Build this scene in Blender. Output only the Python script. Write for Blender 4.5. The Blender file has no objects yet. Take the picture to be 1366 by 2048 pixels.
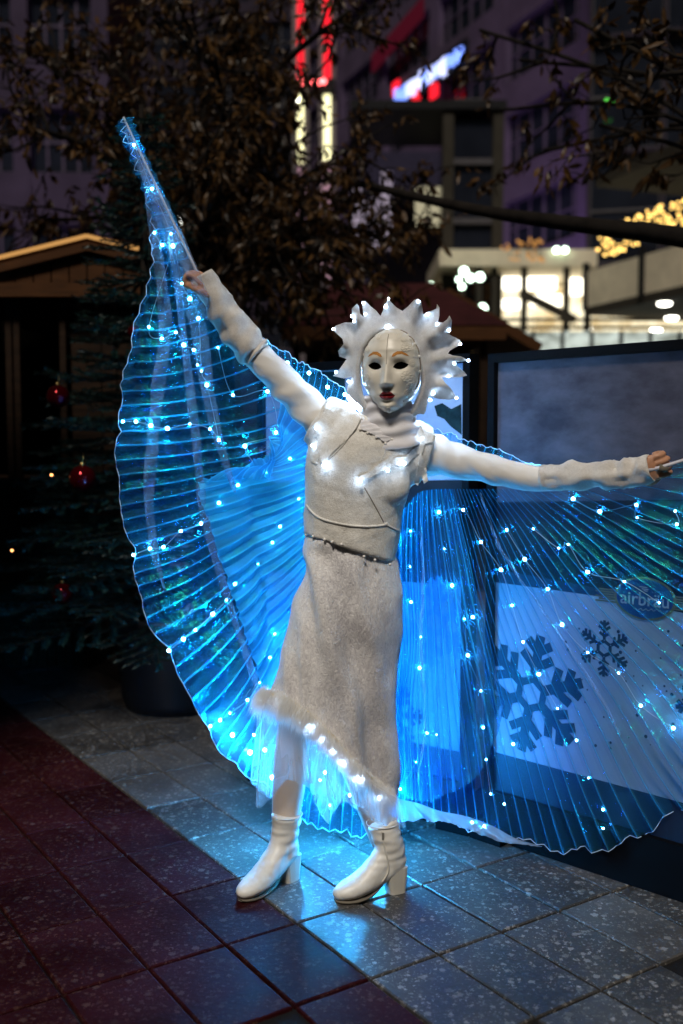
import bpy, bmesh, math, random
from mathutils import Vector, Matrix, noise
from mathutils.bvhtree import BVHTree
from mathutils.geometry import delaunay_2d_cdt
R = math.radians
random.seed(11)
SC = bpy.context.scene
COL = SC.collection

# ------------------------------------------------------------------ camera
FPX, CXP, CYP, HCAM, HOR = 1991.0, 683.0, 1024.0, 1.37, 890.0
PITCH = math.atan((CYP - HOR) / FPX)
cam_d = bpy.data.cameras.new('camera')
cam = bpy.data.objects.new('camera', cam_d); COL.objects.link(cam)
cam.location = (0, 0, HCAM); cam.rotation_euler = (math.pi/2 - PITCH, 0, 0)
cam_d.sensor_fit = 'VERTICAL'; cam_d.sensor_height = 36.0; cam_d.sensor_width = 24.0
cam_d.lens = 36.0 * FPX / 2048.0
cam_d.clip_start = 0.05; cam_d.clip_end = 500
cam_d.dof.use_dof = True; cam_d.dof.focus_distance = 2.98; cam_d.dof.aperture_fstop = 1.6
SC.camera = cam

# ------------------------------------------------------------------ world, sun, exposure
SUN_EL, SUN_AZ = 50.0, 192.0          # the square's floodlight direction: from behind the camera
w = bpy.data.worlds.new('World'); SC.world = w; w.use_nodes = True
nt = w.node_tree; bg = nt.nodes['Background']
sky = nt.nodes.new('ShaderNodeTexSky'); sky.sky_type = 'NISHITA'; sky.sun_disc = False
sky.sun_elevation = R(SUN_EL); sky.sun_rotation = R(SUN_AZ)
nt.links.new(sky.outputs[0], bg.inputs[0]); bg.inputs[1].default_value = 0.0020
sd = bpy.data.lights.new('sun', 'SUN'); sd.energy = 2.25; sd.angle = R(12); sd.color = (1.0, 0.92, 0.81)
so = bpy.data.objects.new('sun', sd); COL.objects.link(so)
sdir = Vector((math.sin(R(SUN_AZ))*math.cos(R(SUN_EL)), math.cos(R(SUN_AZ))*math.cos(R(SUN_EL)), math.sin(R(SUN_EL))))
so.rotation_euler = sdir.to_track_quat('Z', 'Y').to_euler(); so.location = sdir*8
SC.view_settings.view_transform = 'Standard'; SC.view_settings.look = 'None'
SC.view_settings.exposure = 0.0; SC.view_settings.gamma = 1.0
cy = SC.cycles
cy.use_denoising = True; cy.max_bounces = 8; cy.transparent_max_bounces = 40
cy.diffuse_bounces = 3; cy.glossy_bounces = 3; cy.transmission_bounces = 6
cy.sample_clamp_indirect = 4.0; cy.sample_clamp_direct = 0.0; cy.use_light_tree = True
cy.caustics_reflective = False; cy.caustics_refractive = False

# ------------------------------------------------------------------ pixel helpers
_c, _s = math.cos(PITCH), math.sin(PITCH)
CAM = Vector((0, 0, HCAM))
def ray(px, py):
    x = (px - CXP)/FPX; z = (CYP - py)/FPX
    return Vector((x, _c + z*_s, -_s + z*_c))
def pt(px, py, Y):
    r = ray(px, py); return CAM + r*(Y/r.y)
def gnd(px, py, z=0.0):
    r = ray(px, py); return CAM + r*((z-HCAM)/r.z)
def lerp(a, b, t): return a + (b-a)*t
def sst(a, b, x):
    t = max(0.0, min(1.0, (x-a)/(b-a))); return t*t*(3-2*t)
def tab(t, T):
    """piecewise linear table lookup T=[(x,val...)]; val scalar or tuple"""
    if t <= T[0][0]: return T[0][1]
    for a, b in zip(T, T[1:]):
        if t <= b[0]:
            k = (t-a[0])/(b[0]-a[0]); k = k*k*(3-2*k)*.5 + k*.5
            return lerp(a[1], b[1], k)
    return T[-1][1]
def crom(P, t):
    """Catmull-Rom through list of Vectors, t in 0..1"""
    n = len(P)-1; f = max(0, min(n-1e-6, t*n)); i = int(f); f -= i
    p0, p1, p2, p3 = P[max(i-1,0)], P[i], P[i+1], P[min(i+2,n)]
    return 0.5*((2*p1)+(p2-p0)*f+(2*p0-5*p1+4*p2-p3)*f*f+(3*p1-p0-3*p2+p3)*f**3)

# ------------------------------------------------------------------ object helpers
def mesh(name, V, F, m=None, smooth=True, uv=None):
    me = bpy.data.meshes.new(name); me.from_pydata([tuple(v) for v in V], [], F)
    if smooth: me.polygons.foreach_set('use_smooth', [True]*len(me.polygons))
    if uv is not None:
        l = me.uv_layers.new(name='uv')
        for lp in me.loops: l.data[lp.index].uv = uv[lp.vertex_index]
    if m: me.materials.append(m)
    me.update(); return me
def link(name, me, parent=None, loc=None, rot=None):
    o = bpy.data.objects.new(name, me); COL.objects.link(o)
    if loc is not None: o.location = loc
    if rot is not None: o.rotation_euler = rot
    if parent is not None:
        o.parent = parent; o.matrix_parent_inverse = parent_inv(parent)
    return o
def parent_inv(p):
    M = Matrix.Identity(4)
    while p is not None:
        M = M @ p.matrix_basis.inverted() if p.parent is None else M @ p.matrix_basis.inverted() @ p.matrix_parent_inverse.inverted()
        p = p.parent
    return M
def obj(name, VF, m, parent=None, smooth=True, uv=None):
    return link(name, mesh(name, VF[0], VF[1], m, smooth, uv), parent)
def thing(name, loc, label, cat, group=None):
    o = bpy.data.objects.new(name, None); COL.objects.link(o); o.location = loc; o.empty_display_size = .1
    return tag(o, label, cat, group)
def tag(o, label=None, cat=None, group=None, kind=None):
    if label: o['label'] = label
    if cat: o['category'] = cat
    if group: o['group'] = group
    if kind: o['kind'] = kind
    return o
def merge(*parts):
    V, F = [], []
    for v, f in parts:
        k = len(V); V += list(v); F += [tuple(i+k for i in q) for q in f]
    return V, F
def box(a, b):
    (x0,y0,z0),(x1,y1,z1) = a, b
    V = [Vector(p) for p in ((x0,y0,z0),(x1,y0,z0),(x1,y1,z0),(x0,y1,z0),(x0,y0,z1),(x1,y0,z1),(x1,y1,z1),(x0,y1,z1))]
    return V, [(0,3,2,1),(4,5,6,7),(0,1,5,4),(1,2,6,5),(2,3,7,6),(3,0,4,7)]
def obox(c, ux, uy, uz):
    """oriented box, centre + half vectors"""
    V = [c+sx*ux+sy*uy+sz*uz for sz in (-1,1) for sx,sy in ((-1,-1),(1,-1),(1,1),(-1,1))]
    return V, [(0,3,2,1),(4,5,6,7),(0,1,5,4),(1,2,6,5),(2,3,7,6),(3,0,4,7)]
def tube(P, rad, n=14, ref=None, cap=True):
    """loft of elliptical rings along P; rad floats or (a along ref, b other)"""
    V, F = [], []; N = len(P); lastu = None
    for i, p in enumerate(P):
        t = (P[min(i+1,N-1)] - P[max(i-1,0)]).normalized()
        if ref is not None: u = ref - t*ref.dot(t)
        elif lastu is None: u = t.orthogonal()
        else: u = lastu - t*lastu.dot(t)
        if u.length < 1e-6: u = t.orthogonal()
        u.normalize(); lastu = u; b = t.cross(u)
        r = rad[i] if hasattr(rad, '__len__') else rad
        ra, rb = r if hasattr(r, '__len__') else (r, r)
        for k in range(n):
            a = 2*math.pi*k/n
            V.append(p + u*ra*math.cos(a) + b*rb*math.sin(a))
    for i in range(N-1):
        for k in range(n):
            k2 = (k+1) % n
            F.append((i*n+k, i*n+k2, (i+1)*n+k2, (i+1)*n+k))
    if cap:
        F.append(tuple(range(n-1,-1,-1))); F.append(tuple(range((N-1)*n, N*n)))
    return V, F
def ball(c, r, seg=10, rings=6, s=(1,1,1)):
    V, F = [], []
    V.append(c+Vector((0,0,r*s[2])))
    for i in range(1, rings):
        a = math.pi*i/rings
        for k in range(seg):
            b = 2*math.pi*k/seg
            V.append(c+Vector((r*s[0]*math.sin(a)*math.cos(b), r*s[1]*math.sin(a)*math.sin(b), r*s[2]*math.cos(a))))
    V.append(c-Vector((0,0,r*s[2])))
    for k in range(seg):
        F.append((0,1+k,1+(k+1)%seg)); e = 1+(rings-2)*seg
        F.append((len(V)-1, e+(k+1)%seg, e+k))
    for i in range(rings-2):
        for k in range(seg):
            a = 1+i*seg; b = a+seg
            F.append((a+k,b+k,b+(k+1)%seg,a+(k+1)%seg))
    return V, F
def resample(P, n): return [crom(P, i/(n-1)) for i in range(n)]
def remesh(VF, vox, sm=6, fac=.5):
    me = mesh('t', *VF); o = bpy.data.objects.new('t', me); COL.objects.link(o)
    m = o.modifiers.new('r', 'REMESH'); m.mode = 'VOXEL'; m.voxel_size = vox
    if sm:
        s = o.modifiers.new('s', 'SMOOTH'); s.iterations = sm; s.factor = fac
    dg = bpy.context.evaluated_depsgraph_get()
    out = bpy.data.meshes.new_from_object(o.evaluated_get(dg))
    V = [v.co.copy() for v in out.vertices]; F = [tuple(p.vertices) for p in out.polygons]
    bpy.data.objects.remove(o); bpy.data.meshes.remove(out)
    return V, F
def displace(VF, fn):
    """move verts along normals by fn(co, normal)"""
    me = mesh('t', *VF); me.update()
    V = [v.co + v.normal*fn(v.co, v.normal) for v in me.vertices]
    bpy.data.meshes.remove(me); return V, VF[1]
def bvh(VF): return BVHTree.FromPolygons([tuple(v) for v in VF[0]], VF[1])
def hit(tree, px, py, off=0.0, fallback=3.0):
    r = ray(px, py).normalized(); h = tree.ray_cast(CAM, r)
    if h[0] is None:
        return pt(px, py, fallback), -r
    return h[0] - r*off, h[1] if h[1].dot(r) < 0 else -h[1]
def inpoly(x, y, P):
    c = False; j = len(P)-1
    for i in range(len(P)):
        if (P[i][1] > y) != (P[j][1] > y) and x < (P[j][0]-P[i][0])*(y-P[i][1])/(P[j][1]-P[i][1]) + P[i][0]: c = not c
        j = i
    return c
def fill2d(outline, step, holes=()):
    """triangulated 2D region with interior points; returns pts, tris"""
    pts, edges = [], []
    def add(loop):
        k = len(pts); L = []
        for a, b in zip(loop, loop[1:]+loop[:1]):
            n = max(1, int(math.hypot(b[0]-a[0], b[1]-a[1])/step))
            L += [(lerp(a[0],b[0],i/n), lerp(a[1],b[1],i/n)) for i in range(n)]
        pts.extend(L); edges.extend([(k+i, k+(i+1) % len(L)) for i in range(len(L))])
    add(list(outline))
    for h in holes: add(list(h))
    x0 = min(p[0] for p in outline); x1 = max(p[0] for p in outline); y0 = min(p[1] for p in outline); y1 = max(p[1] for p in outline)
    j = 0; y = y0+step*.5
    while y < y1:
        x = x0 + (step*.5 if j % 2 else 0)
        while x < x1:
            if inpoly(x, y, outline) and not any(inpoly(x, y, h) for h in holes): pts.append((x, y))
            x += step
        y += step*.87; j += 1
    r = delaunay_2d_cdt([Vector(p) for p in pts], edges, [], 0, 1e-5)
    P = [tuple(p) for p in r[0]]; T = []
    for f in r[2]:
        cx = sum(P[i][0] for i in f)/3; cyy = sum(P[i][1] for i in f)/3
        if inpoly(cx, cyy, outline) and not any(inpoly(cx, cyy, h) for h in holes): T.append(tuple(f))
    return P, T
def shell(V, F, offs):
    """thicken a triangulated sheet by per-sheet offset vector function offs(i)->Vector"""
    n = len(V); V2 = list(V)+[V[i]+offs(i) for i in range(n)]
    cnt = {}
    for f in F:
        for a, b in zip(f, f[1:]+f[:1]): cnt[(a,b)] = 1
    F2 = list(F)+[tuple(i+n for i in reversed(f)) for f in F]
    for (a,b) in cnt:
        if (b,a) not in cnt: F2.append((b,a,a+n,b+n))
    return V2, F2

# ------------------------------------------------------------------ materials
def newmat(name):
    m = bpy.data.materials.new(name); m.use_nodes = True
    nt = m.node_tree; nt.nodes.clear()
    out = nt.nodes.new('ShaderNodeOutputMaterial'); return m, nt, out
def N(nt, typ, **kw):
    n = nt.nodes.new(typ)
    for k, v in kw.items():
        if k.startswith('_'): setattr(n, k[1:], v)
        else:
            key = k.replace('__', ' ')
            n.inputs[int(key[1:]) if key[0] == 'i' and key[1:].isdigit() else key].default_value = v
    return n
def ramp(nt, stops, interp='LINEAR'):
    r = nt.nodes.new('ShaderNodeValToRGB'); r.color_ramp.interpolation = interp
    e = r.color_ramp.elements
    while len(e) < len(stops): e.new(.5)
    for i, (p, c) in enumerate(stops):
        e[i].position = p; e[i].color = (*c, 1) if len(c) == 3 else c
    return r
def pmat(name, col, rough=.6, var=.25, scale=12.0, bump=.0, bscale=60.0, metal=0.0, spec=.5, sheen=0.0, det=4.0, col2=None, stretch=(1,1,1), bdist=.004):
    m, nt, out = newmat(name); L = nt.links.new
    b = N(nt, 'ShaderNodeBsdfPrincipled', Roughness=rough, Metallic=metal)
    if rough >= .55: spec = min(spec, .12)
    b.inputs['Specular IOR Level'].default_value = spec
    if sheen: b.inputs['Sheen Weight'].default_value = sheen; b.inputs['Sheen Roughness'].default_value = .35; b.inputs['Sheen Tint'].default_value = (.82,.82,1,1)  # lavender sheen tint stands in for lavender light at cloth edges
    g = N(nt, 'ShaderNodeNewGeometry'); mp = N(nt, 'ShaderNodeMapping'); mp.inputs['Scale'].default_value = stretch
    L(g.outputs['Position'], mp.inputs[0])
    n = N(nt, 'ShaderNodeTexNoise', Scale=scale, Detail=det, Roughness=.6); L(mp.outputs[0], n.inputs['Vector'])
    c = Vector(col)
    lo = tuple(c*(1-var)) if col2 is None else tuple(col2); hi = tuple(c*(1+var*.6)) if col2 is None else tuple(col)
    r = ramp(nt, [(.32, lo), (.68, hi)]); L(n.outputs['Fac'], r.inputs[0]); L(r.outputs[0], b.inputs['Base Color'])
    if bump:
        n2 = N(nt, 'ShaderNodeTexNoise', Scale=bscale, Detail=3.0); L(mp.outputs[0], n2.inputs['Vector'])
        bp = N(nt, 'ShaderNodeBump', Strength=bump, Distance=bdist); L(n2.outputs['Fac'], bp.inputs['Height']); L(bp.outputs[0], b.inputs['Normal'])
    L(b.outputs[0], out.inputs[0]); return m
def cloth(name, c1, c2, big=9.0, fine=150.0, bump=.8, rough=.95, spec=.1, sheen=.2, trans=0.0, stretch=(1,1,1), contrast=(.35,.65), bdist=.004):
    m, nt, out = newmat(name); L = nt.links.new
    b = N(nt, 'ShaderNodeBsdfPrincipled', Roughness=rough); b.inputs['Specular IOR Level'].default_value = spec
    b.inputs['Sheen Weight'].default_value = sheen; b.inputs['Sheen Roughness'].default_value = .4
    g = N(nt, 'ShaderNodeNewGeometry'); mp = N(nt, 'ShaderNodeMapping'); mp.inputs['Scale'].default_value = stretch; L(g.outputs['Position'], mp.inputs[0])
    n1 = N(nt, 'ShaderNodeTexNoise', Scale=big, Detail=3.0, Distortion=.6); L(mp.outputs[0], n1.inputs['Vector'])
    n2 = N(nt, 'ShaderNodeTexNoise', Scale=fine, Detail=4.0, Roughness=.7, Distortion=1.2); L(mp.outputs[0], n2.inputs['Vector'])
    a = N(nt, 'ShaderNodeMath', _operation='MULTIPLY_ADD'); L(n1.outputs['Fac'], a.inputs[0]); a.inputs[1].default_value = .45
    h = N(nt, 'ShaderNodeMath', _operation='MULTIPLY'); L(n2.outputs['Fac'], h.inputs[0]); h.inputs[1].default_value = .55; L(h.outputs[0], a.inputs[2])
    r = ramp(nt, [(contrast[0], c2), (contrast[1], c1)]); L(a.outputs[0], r.inputs[0]); L(r.outputs[0], b.inputs['Base Color'])
    bp = N(nt, 'ShaderNodeBump', Strength=bump, Distance=bdist); L(n2.outputs['Fac'], bp.inputs['Height']); L(bp.outputs[0], b.inputs['Normal'])
    sh = b.outputs[0]
    if trans:
        t = N(nt, 'ShaderNodeBsdfTranslucent'); t.inputs[0].default_value = (*c1, 1); mx = N(nt, 'ShaderNodeMixShader', i0=trans); L(sh, mx.inputs[1]); L(t.outputs[0], mx.inputs[2]); sh = mx.outputs[0]
    L(sh, out.inputs[0]); return m
def emat(name, col, s, base=(0.02,0.02,0.02)):
    m, nt, out = newmat(name)
    e = N(nt, 'ShaderNodeEmission', Strength=s); e.inputs[0].default_value = (*col, 1)
    nt.links.new(e.outputs[0], out.inputs[0]); return m
def emat_var(name, c1, c2, s, scale, stretch=(1,1,1)):
    m, nt, out = newmat(name); L = nt.links.new
    g = N(nt, 'ShaderNodeNewGeometry'); mp = N(nt, 'ShaderNodeMapping'); mp.inputs['Scale'].default_value = stretch; L(g.outputs['Position'], mp.inputs[0])
    n = N(nt, 'ShaderNodeTexNoise', Scale=scale, Detail=4.0, Roughness=.65); L(mp.outputs[0], n.inputs['Vector'])
    r = ramp(nt, [(.36, c2), (.60, c1)]); L(n.outputs['Fac'], r.inputs[0])
    e = N(nt, 'ShaderNodeEmission', Strength=s); L(r.outputs[0], e.inputs[0]); L(e.outputs[0], out.inputs[0]); return m
def tilemat(name, base, chips, rough, spec=.5):
    m, nt, out = newmat(name); L = nt.links.new
    b = N(nt, 'ShaderNodeBsdfPrincipled'); b.inputs['Specular IOR Level'].default_value = spec
    g = N(nt, 'ShaderNodeNewGeometry'); oi = N(nt, 'ShaderNodeObjectInfo')
    jit = N(nt, 'ShaderNodeTexNoise', Scale=160.0, Detail=1.0); L(g.outputs['Position'], jit.inputs['Vector'])
    ad = N(nt, 'ShaderNodeMixRGB', Fac=.016, _blend_type='ADD'); L(g.outputs['Position'], ad.inputs[1]); L(jit.outputs['Color'], ad.inputs[2])
    col = None
    base_r = ramp(nt, [(0, tuple(Vector(base)*.62)), (1, tuple(Vector(base)*1.28))]); L(oi.outputs['Random'], base_r.inputs[0])
    cur = base_r.outputs[0]
    for sc, th, amt in ((36.0, .40, .75), (62.0, .42, .7), (120.0, .42, .6)):
        v = N(nt, 'ShaderNodeTexVoronoi', Scale=sc); L(ad.outputs[0], v.inputs['Vector'])
        hsv = N(nt, 'ShaderNodeSeparateColor'); L(v.outputs['Color'], hsv.inputs[0])
        siz = N(nt, 'ShaderNodeMath', _operation='MULTIPLY'); L(hsv.outputs[0], siz.inputs[0]); siz.inputs[1].default_value = th
        lt = N(nt, 'ShaderNodeMath', _operation='LESS_THAN'); L(v.outputs['Distance'], lt.inputs[0]); L(siz.outputs[0], lt.inputs[1])
        am = N(nt, 'ShaderNodeMath', _operation='MULTIPLY'); L(lt.outputs[0], am.inputs[0]); L(hsv.outputs[1], am.inputs[1])
        am2 = N(nt, 'ShaderNodeMath', _operation='MULTIPLY'); L(am.outputs[0], am2.inputs[0]); am2.inputs[1].default_value = amt*1.5
        cr = ramp(nt, [(0, tuple(Vector(chips)*.5)), (1, chips)]); L(hsv.outputs[2], cr.inputs[0])
        mx = N(nt, 'ShaderNodeMixRGB'); L(am2.outputs[0], mx.inputs[0]); L(cur, mx.inputs[1]); L(cr.outputs[0], mx.inputs[2]); cur = mx.outputs[0]
    dirt = N(nt, 'ShaderNodeTexNoise', Scale=3.2, Detail=6.0, Roughness=.65); L(g.outputs['Position'], dirt.inputs['Vector'])
    dr = ramp(nt, [(.3, (.45,.43,.42)), (.62, (1,1,1))]); L(dirt.outputs['Fac'], dr.inputs[0])
    mu = N(nt, 'ShaderNodeMixRGB', Fac=1.0, _blend_type='MULTIPLY'); L(cur, mu.inputs[1]); L(dr.outputs[0], mu.inputs[2])
    L(mu.outputs[0], b.inputs['Base Color'])
    rr = ramp(nt, [(.3, (rough*.75,)*3), (.7, (rough*1.3,)*3)]); L(dirt.outputs['Fac'], rr.inputs[0]); L(rr.outputs[0], b.inputs['Roughness'])
    nb = N(nt, 'ShaderNodeTexNoise', Scale=55.0, Detail=4.0); L(g.outputs['Position'], nb.inputs['Vector'])
    bp = N(nt, 'ShaderNodeBump', Strength=.35, Distance=.003); L(nb.outputs['Fac'], bp.inputs['Height']); L(bp.outputs[0], b.inputs['Normal'])
    L(b.outputs[0], out.inputs[0]); return m
def filmmat(name, tint, body, opac, lineop, gloss, rough=.12):
    m, nt, out = newmat(name); L = nt.links.new
    uv = N(nt, 'ShaderNodeUVMap'); sx = N(nt, 'ShaderNodeSeparateXYZ'); L(uv.outputs[0], sx.inputs[0])
    fr = N(nt, 'ShaderNodeMath', _operation='PINGPONG'); L(sx.outputs[0], fr.inputs[0]); fr.inputs[1].default_value = .5
    ln = ramp(nt, [(0, (1,1,1)), (.055, (.55,.55,.55)), (.13, (0,0,0))]); L(fr.outputs[0], ln.inputs[0])
    g = N(nt, 'ShaderNodeNewGeometry')
    cm = N(nt, 'ShaderNodeCombineXYZ'); 
    a1 = N(nt, 'ShaderNodeMath', _operation='MULTIPLY'); L(sx.outputs[0], a1.inputs[0]); a1.inputs[1].default_value = .9
    a2 = N(nt, 'ShaderNodeMath', _operation='MULTIPLY'); L(sx.outputs[1], a2.inputs[0]); a2.inputs[1].default_value = 34.0
    L(a1.outputs[0], cm.inputs[0]); L(a2.outputs[0], cm.inputs[1])
    n1 = N(nt, 'ShaderNodeTexNoise', Scale=.55, Detail=3.0); L(cm.outputs[0], n1.inputs['Vector'])
    lw = N(nt, 'ShaderNodeLayerWeight', Blend=.35)
    mixf = N(nt, 'ShaderNodeMath', _operation='ADD'); L(n1.outputs['Fac'], mixf.inputs[0]); 
    h = N(nt, 'ShaderNodeMath', _operation='MULTIPLY'); L(lw.outputs['Facing'], h.inputs[0]); h.inputs[1].default_value = .35; L(h.outputs[0], mixf.inputs[1])
    ir = ramp(nt, [(.36, (.02,.14,1.0)), (.50, (.0,.5,1.0)), (.57, (.02,.8,.55)), (.62, (.05,.75,.6)), (.68, (.05,.35,1.0)), (.85, (.35,.2,1.0))]); L(mixf.outputs[0], ir.inputs[0])
    # crinkle bump
    n2 = N(nt, 'ShaderNodeTexNoise', Scale=2.2, Detail=4.0); L(cm.outputs[0], n2.inputs['Vector'])
    bp = N(nt, 'ShaderNodeBump', Strength=.55, Distance=.01); L(n2.outputs['Fac'], bp.inputs['Height'])
    gl = N(nt, 'ShaderNodeBsdfAnisotropic', Roughness=rough); L(ir.outputs[0], gl.inputs[0]); L(bp.outputs[0], gl.inputs['Normal'])
    tl = N(nt, 'ShaderNodeBsdfTranslucent'); tl.inputs[0].default_value = (*body, 1)
    df = N(nt, 'ShaderNodeBsdfDiffuse'); df.inputs[0].default_value = (*body, 1)
    md = N(nt, 'ShaderNodeMixShader', i0=.45); L(tl.outputs[0], md.inputs[1]); L(df.outputs[0], md.inputs[2])
    mg = N(nt, 'ShaderNodeMixShader', i0=gloss); L(md.outputs[0], mg.inputs[1]); L(gl.outputs[0], mg.inputs[2])
    tr = N(nt, 'ShaderNodeBsdfTransparent'); tr.inputs[0].default_value = (*tint, 1)
    o1 = N(nt, 'ShaderNodeMath', _operation='MULTIPLY_ADD'); L(ln.outputs[0], o1.inputs[0]); o1.inputs[1].default_value = lineop; o1.inputs[2].default_value = opac
    o2 = N(nt, 'ShaderNodeMath', _operation='MULTIPLY_ADD'); L(lw.outputs['Facing'], o2.inputs[0]); o2.inputs[1].default_value = .28; L(o1.outputs[0], o2.inputs[2])
    o3 = N(nt, 'ShaderNodeMath', _operation='MINIMUM'); L(o2.outputs[0], o3.inputs[0]); o3.inputs[1].default_value = .96
    mx = N(nt, 'ShaderNodeMixShader'); L(o3.outputs[0], mx.inputs[0]); L(tr.outputs[0], mx.inputs[1]); L(mg.outputs[0], mx.inputs[2])
    L(mx.outputs[0], out.inputs[0]); return m
def sheermat(name, col, opac, grazing=.5):
    m, nt, out = newmat(name); L = nt.links.new
    lw = N(nt, 'ShaderNodeLayerWeight', Blend=.3); tl = N(nt, 'ShaderNodeBsdfTranslucent'); df = N(nt, 'ShaderNodeBsdfDiffuse')
    tl.inputs[0].default_value = (*col,1); df.inputs[0].default_value = (*col,1)
    md = N(nt, 'ShaderNodeMixShader', i0=.5); L(tl.outputs[0], md.inputs[1]); L(df.outputs[0], md.inputs[2])
    tr = N(nt, 'ShaderNodeBsdfTransparent')
    o = N(nt, 'ShaderNodeMath', _operation='MULTIPLY_ADD'); L(lw.outputs['Facing'], o.inputs[0]); o.inputs[1].default_value = grazing; o.inputs[2].default_value = opac
    mx = N(nt, 'ShaderNodeMixShader'); L(o.outputs[0], mx.inputs[0]); L(tr.outputs[0], mx.inputs[1]); L(md.outputs[0], mx.inputs[2])
    L(mx.outputs[0], out.inputs[0]); return m
def glassmat(name, col, rough=.08):
    return pmat(name, col, rough=rough, var=.3, scale=.8, spec=.8)
def leafmat(name, col, col2):
    m, nt, out = newmat(name); L = nt.links.new
    g = N(nt, 'ShaderNodeNewGeometry')
    r = ramp(nt, [(0, col2), (1, col)]); L(g.outputs['Random Per Island'], r.inputs[0])
    df = N(nt, 'ShaderNodeBsdfDiffuse'); tl = N(nt, 'ShaderNodeBsdfTranslucent'); gl = N(nt, 'ShaderNodeBsdfAnisotropic', Roughness=.45)
    gl.inputs[0].default_value = (.5,.5,.5,1)
    L(r.outputs[0], df.inputs[0]); L(r.outputs[0], tl.inputs[0])
    a = N(nt, 'ShaderNodeMixShader', i0=.25); L(df.outputs[0], a.inputs[1]); L(tl.outputs[0], a.inputs[2])
    b = N(nt, 'ShaderNodeMixShader', i0=.04); L(a.outputs[0], b.inputs[1]); L(gl.outputs[0], b.inputs[2])
    L(b.outputs[0], out.inputs[0]); return m

M = {}
M['tile_grey'] = tilemat('terrazzo_grey', (.078,.072,.067), (.42,.39,.35), .40, .34)
M['tile_red'] = tilemat('terrazzo_red', (.032,.0055,.0072), (.13,.060,.048), .5, .035)
M['joint'] = pmat('joint_dark', (.012,.011,.011), .85, bump=.4)
M['felt'] = cloth('white_felt', (.92,.89,.83), (.64,.60,.53), 8, 170, .8, contrast=(.36,.56))
M['felt_head'] = cloth('white_felt_headdress', (.88,.86,.83), (.52,.49,.46), 12, 170, .8, trans=.35, contrast=(.34,.56))
M['jersey'] = pmat('white_jersey', (.80,.77,.73), .7, sheen=.4, var=.05, scale=5, bump=.25, bscale=400, bdist=.002)
M['knit'] = cloth('cream_knit_cuff', (.82,.78,.73), (.58,.53,.48), 20, 220, .8)
M['velvet'] = cloth('crushed_velvet', (.95,.92,.90), (.53,.50,.52), 6, 125, 1.0, rough=.36, spec=.6, sheen=.7, stretch=(1,1,.55), contrast=(.38,.60), bdist=.006)
M['tights'] = pmat('pale_tights', (.56,.47,.41), .75, var=.05, bump=.15, bscale=500, sheen=.3)
M['skin'] = pmat('skin', (.52,.26,.15), .5, var=.15, scale=40)
M['mask'] = pmat('ivory_mask', (.76,.71,.61), .38, var=.06, scale=40)
M['lips'] = pmat('red_lips', (.17,.005,.009), .35, var=.1)
M['brow'] = pmat('orange_brow', (.55,.24,.06), .7, var=.3, scale=200)
M['eyehole'] = pmat('eye_shade_black', (.002,.0015,.001), 1.0, spec=0.0)
M['lace'] = pmat('lace_cream', (.88,.83,.73), .75, var=.1)
M['braid'] = pmat('grey_braid', (.30,.25,.20), .7)
M['pearl'] = pmat('pearl', (.86,.82,.76), .3, var=.03)
M['leather'] = pmat('cream_leather', (.76,.73,.67), .40, var=.14, scale=8, bump=.18, bscale=28, bdist=.004)
M['sole'] = pmat('dark_sole', (.16,.14,.11), .7)
M['heel'] = pmat('heel_block', (.58,.55,.48), .45, var=.08)
M['metal_zip'] = pmat('zip_metal', (.55,.52,.45), .35, metal=.8)
M['furm'] = sheermat('white_fur', (.88,.87,.85), .55, .2)
M['tulle'] = sheermat('white_tulle', (.86,.86,.90), .20, .30)
M['fold'] = sheermat('folded_film', (.50,.62,.88), .20, .35)
M['organza'] = sheermat('white_organza', (.78,.82,.9), .30, .45)
M['film'] = filmmat('iridescent_film', (.58,.84,1.0), (.08,.58,.93), .115, .52, .28)
M['film_right'] = filmmat('iridescent_film_right', (.66,.86,1.0), (.09,.58,.93), .08, .46, .32)
M['film_inner'] = filmmat('iridescent_film_double', (.45,.80,1.0), (.10,.66,.97), .42, .40, .18, .22)
M['film_second'] = filmmat('iridescent_film_second', (.55,.82,1.0), (.10,.64,.97), .22, .44, .22, .2)
M['trim'] = pmat('hem_trim', (.55,.72,.95), .6)
M['ledw'] = emat('led_cool_white', (.50,.70,1.0), 42.0)
M['ledh'] = emat('led_hem_white', (.42,.66,1.0), 620.0)
M['ledb'] = emat('led_blue_white', (.14,.60,1.0), 190.0)
M['ledf'] = emat('led_added_fill', (.03,.43,1.0), 2900.0)
M['ledr'] = emat('led_right_wing', (.20,.62,1.0), 110.0)
M['wire'] = pmat('led_wire', (.55,.6,.7), .4, metal=.3)
M['stick'] = pmat('wing_stick', (.55,.55,.62), .4)
M['frame'] = pmat('black_frame', (.0016,.0018,.0024), .7, var=.2, spec=.1)
M['navy'] = pmat('print_navy', (.006,.014,.036), .5, var=.15, scale=3)
M['white_print'] = pmat('print_white', (.36,.345,.40), .5, var=.10, scale=2.2)
M['lightblue_print'] = pmat('print_light_blue', (.16,.27,.46), .5, var=.1)
M['dark_print'] = pmat('print_dark_photo', (.022,.019,.022), .6, var=.6, scale=5, col2=(.006,.006,.009), spec=.2)
M['photo_print'] = pmat('print_winter_photo', (.105,.10,.125), .6, var=.5, scale=5.0, det=6, col2=(.036,.034,.048), stretch=(1,1,1.8))
M['snow_print'] = pmat('print_snow_photo', (.36,.42,.55), .5, var=.4, scale=5, col2=(.20,.26,.40))
M['pine_print'] = pmat('print_pine_photo', (.012,.03,.032), .6, var=.6, scale=20)
M['gold_print'] = pmat('print_gold', (.20,.13,.06), .5, var=.2)
M['logo_blue'] = pmat('print_logo_blue', (.010,.05,.16), .5, var=.1)
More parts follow.
